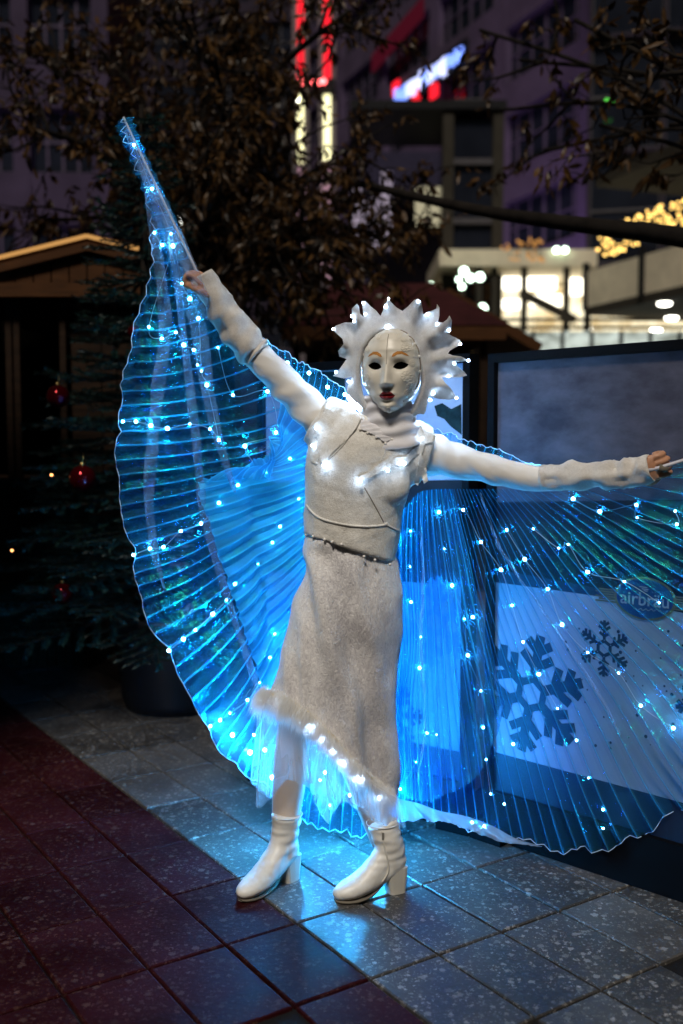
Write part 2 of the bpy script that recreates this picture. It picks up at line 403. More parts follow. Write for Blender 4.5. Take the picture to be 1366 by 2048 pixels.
M['wood'] = pmat('dark_wood', (.020,.010,.005), .7, var=.5, scale=6, stretch=(1,1,8), bump=.4, bscale=30)
M['wood_lit'] = pmat('lit_tone_wood', (.060,.023,.007), .6, var=.35, scale=5, stretch=(1,1,8))  # lighter copy of the stall wood, with the light put into its colour
M['roof_red'] = pmat('roof_felt_red', (.034,.008,.009), .8, var=.4, scale=4)
M['dark'] = pmat('dark_paint', (.010,.010,.012), .6)
M['pot'] = pmat('black_planter', (.006,.006,.008), .4)
M['bark'] = pmat('bark', (.013,.010,.008), .9, var=.5, scale=10, bump=.6, bscale=40)
M['leaf'] = leafmat('dry_brown_leaf', (.098,.047,.012), (.014,.007,.003))
M['needle'] = leafmat('fir_needle', (.014,.044,.034), (.005,.018,.014))
M['bauble'] = pmat('red_bauble', (.13,.002,.005), .10, var=.3, metal=.75)
M['gold'] = pmat('gold_cap', (.5,.35,.12), .3, metal=1.0)
M['facade'] = pmat('purple_lit_facade', (.080,.058,.10), .8, var=.25, scale=.6)  # purple of the facade lighting is also put into the wall colour
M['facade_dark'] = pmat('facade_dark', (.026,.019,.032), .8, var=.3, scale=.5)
M['glass'] = glassmat('window_glass', (.012,.014,.022))
M['mullion'] = pmat('mullion', (.085,.065,.105), .6)
M['mullion_dark'] = pmat('mullion_dark', (.075,.070,.078), .6)
M['concrete'] = pmat('lit_tone_concrete', (.68,.60,.45), .8, var=.15, scale=2)  # warm lamplight on the parapet is put into this colour
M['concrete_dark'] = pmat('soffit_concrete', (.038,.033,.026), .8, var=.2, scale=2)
M['warm_lit'] = emat_var('lit_shop_interior', (1.0,.90,.62), (.62,.44,.20), 1.6, 1.6)
M['warm_hot'] = emat('lit_ceiling_panel', (1.0,.93,.74), 4.0)
M['cool_lit'] = emat_var('lit_shop_window', (.85,.95,.86), (.20,.22,.17), .8, 1.1, (1,1,2.2))
M['bulb_gold'] = emat('fairy_bulb_gold', (1.0,.60,.15), 4.2)
M['bulb_dim'] = emat('fairy_bulb_dim', (1.0,.46,.12), .8)
M['bulb_green'] = emat('lamp_greenish', (.75,1.0,.78), 9.0)
M['bulb_white'] = emat('lamp_white', (1.0,.97,.85), 12.0)
M['lilac_lit'] = emat('lit_lilac_window', (.75,.62,.78), .42)
M['cream_lit'] = emat('lit_cream_window', (.95,.85,.55), .45)
M['neon_red'] = emat('neon_red', (1.0,.015,.03), 1.5)
M['neon_red_hot'] = emat('neon_red_hot', (1.0,.12,.12), 9.0)
M['neon_pink'] = emat('neon_pink', (.75,.42,.52), .45)
M['neon_yellow'] = emat('neon_yellow', (1.0,.93,.5), 2.2)
M['neon_blue'] = emat('neon_blue', (.18,.30,1.0), 2.2)
M['neon_lilac'] = emat('neon_white_blue', (.55,.6,1.0), 2.0)
M['green_led'] = emat('green_led', (.15,1.0,.1), 1.5)
M['rope_light'] = emat('rope_light_warm', (1.0,.50,.15), .6)
M['orange_dot'] = emat('orange_dot', (1.0,.4,.12), 6.0)

# ================================================================== GROUND
ground = obj('ground', box((-150,-60,-.4), (150,220,-.012)), M['joint'], None, False); tag(ground, kind='structure')
TA = Vector((math.sin(R(146.0)), math.cos(R(146.0)), 0)); TB = Vector((math.sin(R(56.6)), math.cos(R(56.6)), 0))
TA0 = Vector((.641, 2.848, 0)); SA, SB, JT = .3625, .2265, .0075
pave = bpy.data.objects.new('pavement', None); COL.objects.link(pave); tag(pave, kind='structure')
def tile_mesh(m):
    hx, hy, bv = (SA-JT)/2, (SB-JT)/2, .004
    V = []
    for z, i in ((-.02, 0), (-.003, 0), (0, bv)):
        for sx, sy in ((-1,-1),(1,-1),(1,1),(-1,1)): V.append(TA*sx*(hx-i) + TB*sy*(hy-i) + Vector((0,0,z)))
    F = [(8,9,10,11)]
    for k in (0, 4):
        for i in range(4): F.append((k+i, k+(i+1)%4, k+4+(i+1)%4, k+4+i))
    me = mesh('tile', V, F, m, False)
    bm = bmesh.new(); bm.from_mesh(me); bmesh.ops.recalc_face_normals(bm, faces=bm.faces); bm.to_mesh(me); bm.free()
    return me
tg, trd = tile_mesh(M['tile_grey']), tile_mesh(M['tile_red'])
rt = random.Random(3); cand = []
for i in range(-40, 40):
    for j in range(-45, 45):
        c = TA0 + TA*SA*(i+.5) + TB*SB*(j+.5)
        if c.y < 1.7: continue
        px = CXP + FPX*c.x/c.y; py = HOR + FPX*HCAM/c.y
        if -140 < px < 1500 and py < 2160: cand.append((c.y, c, j))
cand.sort(key=lambda a: a[0])
far = ([], [])
for k, (y, c, j) in enumerate(cand):
    if k < 290:
        o = link('tile', trd if j < -3 else tg, pave, c + Vector((0,0,rt.uniform(-.0015,.0015))), (rt.uniform(-.004,.004), rt.uniform(-.004,.004), rt.uniform(-.004,.004)))
ylim = cand[min(289, len(cand)-1)][0]
# beyond the tiles one can tell apart: one sheet of the same stone
fv, ff = [], []
for (y, c, j) in cand[290:]:
    if j >= -3:
        k = len(fv); hx, hy = (SA-JT)/2, (SB-JT)/2
        fv += [c + TA*sx*hx + TB*sy*hy - Vector((0,0,.002)) for sx, sy in ((-1,-1),(1,-1),(1,1),(-1,1))]; ff.append((k+3,k+2,k+1,k))
if ff:
    o = obj('far_tiles', (fv, ff), M['tile_grey'], pave, False); tag(o, kind='stuff')
fv, ff = [], []
for (y, c, j) in cand[290:]:
    if j < -3:
        k = len(fv); hx, hy = (SA-JT)/2, (SB-JT)/2
        fv += [c + TA*sx*hx + TB*sy*hy - Vector((0,0,.002)) for sx, sy in ((-1,-1),(1,-1),(1,1),(-1,1))]; ff.append((k+3,k+2,k+1,k))
if ff:
    o = obj('far_red_tiles', (fv, ff), M['tile_red'], pave, False); tag(o, kind='stuff')

# ================================================================== FAR BUILDINGS
def facade(name, O, U, nb, nf, bay, fl, z0, label, wallm, glassm, mulm, sp=1.3, pier=.35, depth=6.0, nm=3, piers_every=1, lit=()):
    U = U.normalized(); Z = Vector((0,0,1)); Nn = Vector((U.y, -U.x, 0))
    if Nn.dot(Vector((0,0,0))-O) < 0: Nn = -Nn
    T = thing(name, O, label, 'building')
    W = nb*bay; H = z0 + nf*fl
    obj('core', obox(O - Nn*(depth/2+.45) + U*W/2 + Z*H/2, U*(W/2-.02), Nn*depth/2, Z*H/2), M['facade_dark'], T, False)
    parts = [obox(O - Nn*.2 + U*W/2 + Z*z0/2, U*W/2, Nn*.2, Z*(z0/2))] if z0 > .05 else []
    for i in range(nf):
        parts.append(obox(O - Nn*.2 + U*W/2 + Z*(z0+i*fl+sp/2), U*W/2, Nn*.2, Z*sp/2))
    parts.append(obox(O - Nn*.2 + U*W/2 + Z*(H+.3), U*W/2, Nn*.25, Z*.3))
    for b in range(0, nb+1, piers_every):
        parts.append(obox(O - Nn*.17 + U*(b*bay) + Z*(H/2), U*pier/2, Nn*.2, Z*(H/2-.01)))
    obj('wall', merge(*parts), wallm, T, False)
    wh, ww = fl-sp, bay-(pier if piers_every == 1 else .06)
    pane = mesh('pane', *obox(Vector(), U*ww/2, Nn*.01, Z*wh/2), glassm, False)
    bars = [obox(U*(ww*(k/nm-.5)) + Nn*.03, U*.035, Nn*.04, Z*(wh/2-.002)) for k in range(0, nm+1)]
    bars += [obox(Z*(wh*q) + Nn*.032, U*(ww/2), Nn*.036, Z*.035) for q in (-.48, .0, .48)]
    fr = mesh('window_frame', *merge(*bars), mulm, False)
    for i in range(nf):
        for b in range(nb):
            c = O + U*((b+.5)*bay) - Nn*.3 + Z*(z0+i*fl+sp+wh/2)
            p = link('window', fr, T, c)
            q = link('pane', pane, p, c)
            if (b, i) in lit:
                q.data = pane.copy(); q.data.materials.clear(); q.data.materials.append(lit[(b, i)])
    return T
UF = Vector((-.386, .923, 0))
O1 = pt(1160, 890, 38.0); O1.z = 0
facade('office_building', O1, UF, 11, 7, 3.0, 3.6, 4.4, 'lilac lit office block with rows of windows beside the dark glass tower', M['facade'], M['glass'], M['mullion'], sp=1.35, piers_every=2, pier=.9, nm=3)
O2 = pt(1168, 890, 30.0); O2.z = 0
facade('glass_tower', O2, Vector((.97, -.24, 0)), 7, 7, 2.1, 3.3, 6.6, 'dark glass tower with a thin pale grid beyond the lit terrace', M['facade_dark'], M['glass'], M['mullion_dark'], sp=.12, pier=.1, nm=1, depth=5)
O3 = pt(-420, 890, 30.0); O3.z = 0
facade('office_building', O3, Vector((1, .05, 0)), 4, 6, 2.35, 3.4, 4.6, 'lilac lit block with small paned windows behind the gabled wooden stall', pmat('left_facade', (.050,.036,.066), .8, var=.3, scale=.6), M['glass'], M['mullion'], sp=1.5, pier=.5, nm=4, depth=8, lit={})  # wall tint carries the purple lighting as well
# dark block behind the oak, holding the lit windows
O4 = pt(205, 890, 66.0); O4.z = 0
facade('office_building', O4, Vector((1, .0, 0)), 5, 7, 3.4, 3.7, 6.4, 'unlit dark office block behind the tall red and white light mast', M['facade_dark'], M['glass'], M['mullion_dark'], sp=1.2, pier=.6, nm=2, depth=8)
# slim dark stair block with two pale corner posts
c0, c1 = pt(892, 890, 27.0), pt(990, 890, 27.0)
T = thing('stair_tower', (c0.x, 27, 0), 'slim dark glazed stair tower with two pale corner posts', 'tower')
ht = pt(900, 222, 27).z
obj('glazing', box((c0.x+.05, 27.1, 0), (c1.x-.05, 30, ht-.2)), M['glass'], T, False)
for x in (c0.x, c1.x): obj('corner_post', box((x-.14, 26.9, 0), (x+.14, 27.2, ht)), M['concrete_dark'], T, False)
for k in range(6): obj('floor_edge', box((c0.x+.15, 26.95, 2.6+k*1.55), (c1.x-.15, 27.08, 2.75+k*1.55)), M['mullion_dark'], T, False)
obj('roof_slab', box((c0.x-2.6, 26.8, ht), (c1.x+.2, 30.1, ht+.22)), M['dark'], T, False)
# lit annex between mast and stair tower: lilac banner window and cream window
a0, a1 = pt(700, 890, 31.0), pt(893, 890, 31.0)
T = thing('annex_building', (a0.x, 31, 0), 'dark blue annex with white curtain strips and a lit cream window', 'building')
hz = pt(700, 300, 31).z
obj('wall', box((a0.x, 31.2, 0), (a1.x, 36, hz)), pmat('annex_wall', (.030,.026,.055), .8), T, False)
for x0, x1, y0, y1 in ((702,722,372,500),(727,742,400,500),(745,757,385,500),(762,784,345,500)):
    p0, p1 = pt(x0, y1, 31.15), pt(x1, y0, 31.15)
    obj('curtain', box((p0.x, 31.08, p0.z), (p1.x, 31.19, p1.z)), M['lilac_lit'], T, False)
for x0, x1 in ((829,855),(859,886)):
    p0, p1 = pt(x0, 455, 31.15), pt(x1, 376, 31.15)
    wv = obj('window', box((p0.x-.05, 31.02, p0.z-.05), (p1.x+.05, 31.19, p1.z+.05)), M['dark'], T, False)
    obj('pane', box((p0.x, 30.98, p0.z), (p1.x, 31.01, p1.z)), M['cream_lit'], wv, False)
# light mast: two light strips, red above the bar, yellow-white and rose below
xl, xr = pt(603, 890, 44.0).x, pt(655, 890, 44.0).x
T = thing('light_mast', ((xl+xr)/2, 44, 0), 'tall twin light mast glowing red at the top and pale yellow below', 'light mast')
def zz(py, Y): return pt(600, py, Y).z
for x, w_ in ((xl, .13), (xr, .15)):
    obj('mast_leg', box((x-w_-.22, 44.1, 0), (x+w_+.22, 44.6, zz(-90,44))), pmat('mast_steel', (.12,.10,.11), .5, metal=.3), T, False)
    obj('red_tube', box((x-w_, 43.95, zz(158,44)), (x+w_, 44.09, zz(-80,44))), M['neon_red'], T, False)
    obj('yellow_tube', box((x-w_, 43.95, zz(325,44)), (x+w_, 44.09, zz(190,44))), M['neon_yellow'], T, False)
    obj('rose_tube', box((x-w_*1.6, 43.95, zz(560,44)), (x+w_*1.6, 44.09, zz(335,44))), M['neon_pink'], T, False)
obj('crossbar', box((xl-.35, 43.8, zz(184,44)), (xr+.35, 44.62, zz(160,44))), M['dark'], T, False)
for k in range(6):
    obj('red_lamp', ball(Vector((lerp(xl, xr, (k+.2)/6), 43.74, zz(168,44)+random.uniform(-.1,.1))), .11), M['neon_red_hot'], T)
# tilted blue sign on the office wall
def on_facade(px, py, off=.25):
    Nn = Vector((UF.y, -UF.x, 0)); Nn = -Nn if Nn.dot(-O1) < 0 else Nn
    P0 = O1 + Nn*off; r = ray(px, py); t = (P0-CAM).dot(Nn)/r.dot(Nn); return CAM + r*t, Nn
s0, Nn = on_facade(790, 198, .5); s1, _ = on_facade(926, 104, .5)
T = thing('neon_sign', s0, 'long glowing blue and white neon sign with red ends on the lilac lit office wall', 'sign')
d = (s1-s0); hh = Vector((0,0,.42))
obj('backing', obox((s0+s1)/2 - Nn*.14, d*.52, Nn*.08, hh*1.35), M['dark'], T, False)
rs = random.Random(5); k = 0.0
while k < .985:
    wd = rs.uniform(.03, .075); a = s0 + d*k; b_ = s0 + d*min(1, k+wd*.8)
    m = M['neon_lilac'] if rs.random() < .55 else M['neon_blue']
    hq = hh*rs.uniform(.55, 1.0)
    obj('glowing_letter', obox((a+b_)/2 + Vector((0,0,rs.uniform(-.08,.08))), (b_-a)*.5, Nn*.05, hq), m, T, False); k += wd
for px, py in ((868,182),(832,192),(792,176)):
    c, _ = on_facade(px, py, .4); obj('red_glow_box', obox(c, UF*.35, Nn*.05, Vector((0,0,.32))), M['neon_red'], T, False)
# purple floodlights at the foot of the office wall (their glow is what shows on the facade)
def flood(px, Y, aim, en, label):
    c = pt(px, 890, Y); c.z = 2.7
    T = thing('floodlight', (c.x, c.y, 0), label, 'floodlight')
    obj('pole', tube([Vector((c.x, c.y, 0)), Vector((c.x, c.y, c.z-.1))], .04, 8), M['dark'], T)
    obj('housing', obox(c, Vector((.16,0,0)), Vector((0,.10,0)), Vector((0,0,.12))), M['dark'], T, False)
    ld = bpy.data.lights.new('flood_beam', 'SPOT'); ld.energy = en; ld.color = (.68,.50,1.0); ld.spot_size = R(110); ld.spot_blend = .8; ld.shadow_soft_size = .15
    lo = bpy.data.objects.new('flood_beam', ld); COL.objects.link(lo); d_ = (aim-c).normalized(); lo.location = c + d_*.2 + Vector((0,0,.1))
    lo.rotation_euler = d_.to_track_quat('-Z','Y').to_euler(); lo.parent = T; lo.matrix_parent_inverse = parent_inv(T)
flood(905, 33.5, on_facade(1000, 330)[0], 2900, 'slim pole floodlight washing the lilac lit office wall behind the stair tower')
flood(60, 23.0, pt(60, 330, 30), 450, 'pole floodlight washing the lilac lit block behind the gabled stall')
# red lit parapet strip of the office wall
a, _ = on_facade(745, 128, .3); b_, _ = on_facade(846, 14, .3)
o = obj('red_cornice_light', obox((a+b_)/2, (b_-a)/2, Nn*.06, Vector((0,0,.45))), emat('cornice_red', (.55,.04,.10), .10), None, False)
tag(o, 'dim red lit cornice strip running along the lilac lit office wall', 'light strip')

# ================================================================== LIT MALL AND TERRACE (right)
Zu = Vector((0,0,1))
m0, m1 = pt(905, 890, 26.0), pt(1175, 890, 26.0)
T = thing('shopping_hall', (m0.x, 26, 0), 'brightly lit cream shopping hall behind the market stalls', 'building')
zt = pt(1000, 536, 26).z
obj('back_wall', box((m0.x-.3, 29.0, 0), (m1.x+7, 29.2, zt)), M['warm_lit'], T, False)
obj('floor_slab', box((m0.x-.3, 26.0, -.1), (m1.x+7, 29.0, .02)), M['concrete'], T, False)
obj('roof_beam', box((m0.x-.4, 25.7, zt), (m1.x+.1, 29.4, zt+.42)), M['concrete'], T, False)
for px in (921, 955, 985, 1044, 1128, 1170):
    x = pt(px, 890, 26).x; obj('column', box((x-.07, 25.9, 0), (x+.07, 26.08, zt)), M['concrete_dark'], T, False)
for x0, x1, y0, y1 in ((986,1042,547,578),(1050,1112,550,580),(986,1044,600,618),(1060,1122,590,612),(1130,1168,558,590)):
    p0, p1 = pt(x0, y1, 27.5), pt(x1, y0, 27.5)
    obj('light_panel', box((p0.x, 27.4, p0.z), (p1.x, 27.55, p1.z)), M['warm_hot'], T, False)
for py in (640, 655):
    p0 = pt(1000, py, 25.95); obj('handrail', box((pt(985,py,25.95).x, 25.86, p0.z-.04), (m1.x+5, 25.94, p0.z+.04)), M['concrete_dark'], T, False)
a, b_ = pt(1040, 585, 25.6), pt(1150, 640, 25.6)
obj('stair_stringer', obox((a+b_)/2, (b_-a)/2, Vector((0,.06,0)), Vector((.03,0,.10))), M['concrete_dark'], T, False)
# terrace slab approaching the camera on the right
tA = pt(1168, 890, 25.0); tA.z = 0; UT = Vector((.34, -.94, 0)).normalized(); NT = Vector((-UT.y, UT.x, 0)).normalized()
if NT.dot(CAM-tA) > 0: NT = -NT
T = thing('terrace', tA, 'raised concrete terrace with round downlights in its underside', 'terrace')
zb, zp = 4.78, 5.65; Lt = 9.0
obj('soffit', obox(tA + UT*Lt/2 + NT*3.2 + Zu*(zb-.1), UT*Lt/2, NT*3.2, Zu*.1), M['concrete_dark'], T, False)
for k in range(4):
    obj('parapet_panel', obox(tA + UT*(Lt*(k+.5)/4) + NT*.06 + Zu*(zb+.44), UT*(Lt/8-.04), NT*.06, Zu*.44), M['concrete'], T, False)
for k in range(5):
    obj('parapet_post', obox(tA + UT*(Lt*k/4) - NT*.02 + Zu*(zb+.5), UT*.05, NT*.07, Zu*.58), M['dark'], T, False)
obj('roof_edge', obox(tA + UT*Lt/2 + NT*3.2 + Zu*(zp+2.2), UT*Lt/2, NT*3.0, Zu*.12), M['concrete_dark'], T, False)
rl = random.Random(8)
for px, py in ((1329,607),(1343,636),(1312,660),(1178,655),(1290,676),(1230,668)):
    r = ray(px, py); t = (zb-.215-HCAM)/r.z; c = CAM+r*t
    if c.y > 32: c = pt(px, py, 26.2)
    obj('downlight', ball(c, .16, 12, 6, (1,1,.35)), M['bulb_white'], T)
obj('glass_front', box((pt(1060,890,24.6).x, 25.4, 0), (pt(1500,890,24.6).x, 25.5, pt(1060,655,24.6).z)), M['cool_lit'], T, False)
for px in range(1075, 1480, 60):
    x = pt(px,890,24.6).x; obj('glazing_bar', box((x-.04, 25.3, 0), (x+.04, 25.39, pt(1060,655,24.6).z)), M['dark'], T, False)
# fairy-light nets
def light_net(name, label, poly, Y, n, m, r, seed):
    rr = random.Random(seed); c = pt(poly[0][0], poly[0][1], Y)
    T = thing(name, c, label, 'fairy lights'); me = mesh('bulb', *ball(Vector(), r, 8, 5), m); k = 0; pts_ = []
    while k < n:
        x = rr.uniform(min(p[0] for p in poly), max(p[0] for p in poly)); y = rr.uniform(min(p[1] for p in poly), max(p[1] for p in poly))
        if not inpoly(x, y, poly): continue
        q = pt(x, y, Y + rr.uniform(-.5, .5)); pts_.append((x, q)); link('bulb', me, T, q); k += 1
    pts_.sort(key=lambda a: a[0])
    obj('wire', tube([q for _, q in pts_], .006, 4), M['dark'], T)
    return T
light_net('fairy_light_net', 'dense golden fairy light net above the terrace parapet, upper bunch', [(1214,452),(1250,438),(1300,418),(1345,402),(1376,398),(1376,468),(1290,462)], 18.0, 85, M['bulb_gold'], .024, 2)
light_net('fairy_light_net', 'small golden fairy light bunch hanging below the dark bough', [(1190,480),(1216,470),(1286,484),(1262,498),(1216,514),(1195,518)], 18.0, 40, M['bulb_gold'], .022, 3)
light_net('fairy_light_net', 'dim amber fairy lights along the shopping hall roof edge', [(1000,492),(1060,474),(1090,482),(1088,524),(1040,522),(1000,515)], 24.0, 48, M['bulb_dim'], .03, 4)
# lamps seen as round points of light
def lamp_post(px, py, Y, m, r, label, top=None):
    c = pt(px, py, Y); T = thing('street_lamp', (c.x, Y, 0), label, 'street lamp')
    obj('pole', tube([Vector((c.x, Y+.02, 0)), Vector((c.x, Y+.02, c.z-r*.8))], [.05, .03], 8), M['dark'], T)
    obj('globe', ball(c, r, 12, 8), m, T)
    obj('cap', tube([c+Vector((0,0,r*.9)), c+Vector((0,0,r*1.25))], [r*.5, r*.15], 8), M['dark'], T)
lamp_post(517, 449, 20, M['bulb_white'], .075, 'street lamp with a white globe glowing among the oak leaves')
lamp_post(352, 446, 19, M['bulb_white'], .10, 'street lamp globe glowing right beside the raised wing stick')
lamp_post(592, 199, 40, M['bulb_white'], .10, 'small street lamp at the foot of the red mast crossbar')
def wall_lamp(px, py, Y, m, r, label, group=None):
    c = pt(px, py, Y); T = thing('wall_lamp', c, label, 'lamp', group)
    obj('bulb', ball(c, r, 10, 6), m, T); obj('bracket', box((c.x-.03, Y+r*.6, c.z-.03), (c.x+.03, Y+r+.5, c.z+.03)), M['dark'], T, False)
for px, py in ((1113,500),(1130,500)):
    wall_lamp(px, py, 25.6, M['bulb_green'], .075, 'one of a pair of greenish lamps over the shopping hall roof beam', 'greenish roof lamps')
for px in (1214, 1222):
    wall_lamp(px, 202, 29.3, M['green_led'], .06, 'one of two tiny green lights on the dark glass tower', 'green lights on the glass tower')
for px, py, r, lb in ((928,543,.10,'large round lamp hanging left of the stair tower post by the shopping hall'),(941,556,.09,'round lamp hanging just under the highest lamp before the shopping hall'),(960,554,.10,'round lamp hanging close to the shopping hall column'),(924,573,.07,'smaller round lamp hanging lowest on the stair tower post'),(965,617,.11,'large low round lamp just above the sloping brown stall roof'),(862,571,.07,'lone round lamp glowing over the dark red stall roof'),(917,559,.06,'smallest round lamp tucked against the pale stair tower post')):
    wall_lamp(px, py, 24.5, M['bulb_green'], r, lb)

# ================================================================== WOODEN STALLS
def planks(T, name, x0, x1, y, z0, z1, n, m, th=.03):
    w_ = (x1-x0)/n
    for k in range(n):
        obj(name, box((x0+k*w_+.004, y+random.uniform(0,.006), z0), (x0+(k+1)*w_-.004, y+th, z1)), m, T, False)
# left stall
Y1 = 6.1
ap, ev = pt(195, 500, Y1), pt(-260, 585, Y1)
fz = pt(100, 588, Y1).z; ft = pt(100, 560, Y1).z
xL, xR = ev.x, ap.x + .30
T = thing('market_stall', (ap.x, Y1+.5, 0), 'gabled wooden market stall with a warm lit roof edge behind the fir tree', 'market stall')
zl = pt(0, 548, Y1).z; slope = (ap.z-zl)/(ap.x-pt(0,548,Y1).x)
def roofz(x): return ap.z - slope*abs(x-ap.x)
for sx, xe in ((-1, xL), (1, xR)):
    a, b_ = Vector((ap.x, Y1+1.2, ap.z)), Vector((xe, Y1+1.2, roofz(xe)))
    obj('roof', obox((a+b_)/2, (b_-a)/2, Vector((0,1.4,0)), Vector((0,0,.035))), M['roof_red'], T, False)
    a, b_ = Vector((ap.x, Y1-.23, ap.z)), Vector((xe, Y1-.23, roofz(xe)))
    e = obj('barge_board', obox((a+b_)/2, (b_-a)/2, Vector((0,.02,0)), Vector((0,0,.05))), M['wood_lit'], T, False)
    obj('rope_light', tube([a+Vector((0,-.03,.03)), b_+Vector((0,-.03,.03))], .012, 6), M['rope_light'], e)
# gable boards
nb = 16
for k in range(nb):
    x0, x1 = lerp(xL, xR, k/nb)+.004, lerp(xL, xR, (k+1)/nb)-.004
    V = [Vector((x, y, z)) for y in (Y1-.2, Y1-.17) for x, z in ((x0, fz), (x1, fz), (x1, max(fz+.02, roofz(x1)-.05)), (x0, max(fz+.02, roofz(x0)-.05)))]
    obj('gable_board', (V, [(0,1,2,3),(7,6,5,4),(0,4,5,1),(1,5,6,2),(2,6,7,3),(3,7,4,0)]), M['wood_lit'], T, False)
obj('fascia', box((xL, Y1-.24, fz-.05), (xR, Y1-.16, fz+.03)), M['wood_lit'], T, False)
zc = pt(50, 955, Y1).z
obj('counter', box((xL+.3, Y1-.3, zc-.04), (xR-.3, Y1+.4, zc)), M['wood'], T, False)
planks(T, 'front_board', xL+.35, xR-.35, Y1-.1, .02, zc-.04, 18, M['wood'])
for px in (32, 48, 138, 290, 480):
    x = pt(px, 800, Y1).x; obj('post', box((x-.018, Y1-.12, zc), (x+.018, Y1-.085, fz-.05)), M['wood'], T, False)
planks(T, 'shutter_board', pt(148,800,Y1).x, pt(300,800,Y1).x, Y1-.06, zc, fz-.05, 5, M['wood'])
obj('back_wall', box((xL+.35, Y1+2.4, .02), (xR-.35, Y1+2.45, fz)), M['dark'], T, False)
for sx in (xL+.35, xR-.39): obj('side_wall', box((sx, Y1-.06, .02), (sx+.04, Y1+2.4, fz)), M['wood'], T, False)
obj('shelf', box((xL+.4, Y1+.9, zc+.35), (xR-.4, Y1+1.2, zc+.38)), M['wood'], T, False)
# stall behind the headdress
Y2 = 9.2
T = thing('market_stall', (pt(800,890,Y2).x, Y2+.6, 0), 'dark red roofed market stall behind the spiky headdress', 'market stall')
a_, l_, r_ = pt(765, 566, Y2+1.1), pt(560, 655, Y2), pt(1010, 648, Y2)
rz0 = l_.z
def tri_roof(lx, rx, y0, y1, ridge, ze):
    V = [Vector((lx,y0,ze)),Vector((rx,y0,ze)),Vector((rx,y1,ze)),Vector((lx,y1,ze)),ridge+Vector((-.5,0,0)),ridge+Vector((.5,0,0))]
    return V, [(0,1,5,4),(1,2,5),(2,3,4,5),(3,0,4),(3,2,1,0)]
obj('roof', tri_roof(l_.x, r_.x, Y2-.2, Y2+2.6, Vector((a_.x, Y2+1.1, a_.z)), rz0), M['roof_red'], T, False)
obj('fascia', box((l_.x+.02, Y2-.19, rz0-.13), (r_.x-.02, Y2-.15, rz0-.004)), M['wood_lit'], T, False)
planks(T, 'front_board', l_.x+.15, r_.x-.15, Y2, .02, 1.05, 12, M['wood'])
obj('counter', box((l_.x+.12, Y2-.22, 1.05), (r_.x-.12, Y2+.5, 1.1)), M['wood'], T, False)
for x in (l_.x+.15, (l_.x+r_.x)/2, r_.x-.2): obj('post', box((x-.03, Y2-.05, 1.1), (x+.03, Y2+.02, rz0-.13)), M['wood'], T, False)
obj('back_wall', box((l_.x+.15, Y2+2.3, .02), (r_.x-.15, Y2+2.35, rz0-.01)), M['dark'], T, False)
# low lean-to roof of the next stall, sloping to the right
T = thing('market_stall', (pt(960,890,11).x, 11, 0), 'low brown market stall with a roof sloping down beside the white panels', 'market stall')
a, b_ = pt(890, 590, 11), pt(1075, 700, 11)
obj('roof', obox((a+b_)/2 + Vector((0,1,0)), (b_-a)/2, Vector((0,1.2,0)), Vector((.02,0,.05))), M['wood_lit'], T, False)
obj('wall', box((a.x-.4, 11.1, .02), (b_.x-.35, 12.8, b_.z-.02)), M['wood'], T, False)
obj('counter', box((a.x-.4, 10.8, 1.0), (b_.x-.4, 11.1, 1.06)), M['wood'], T, False)

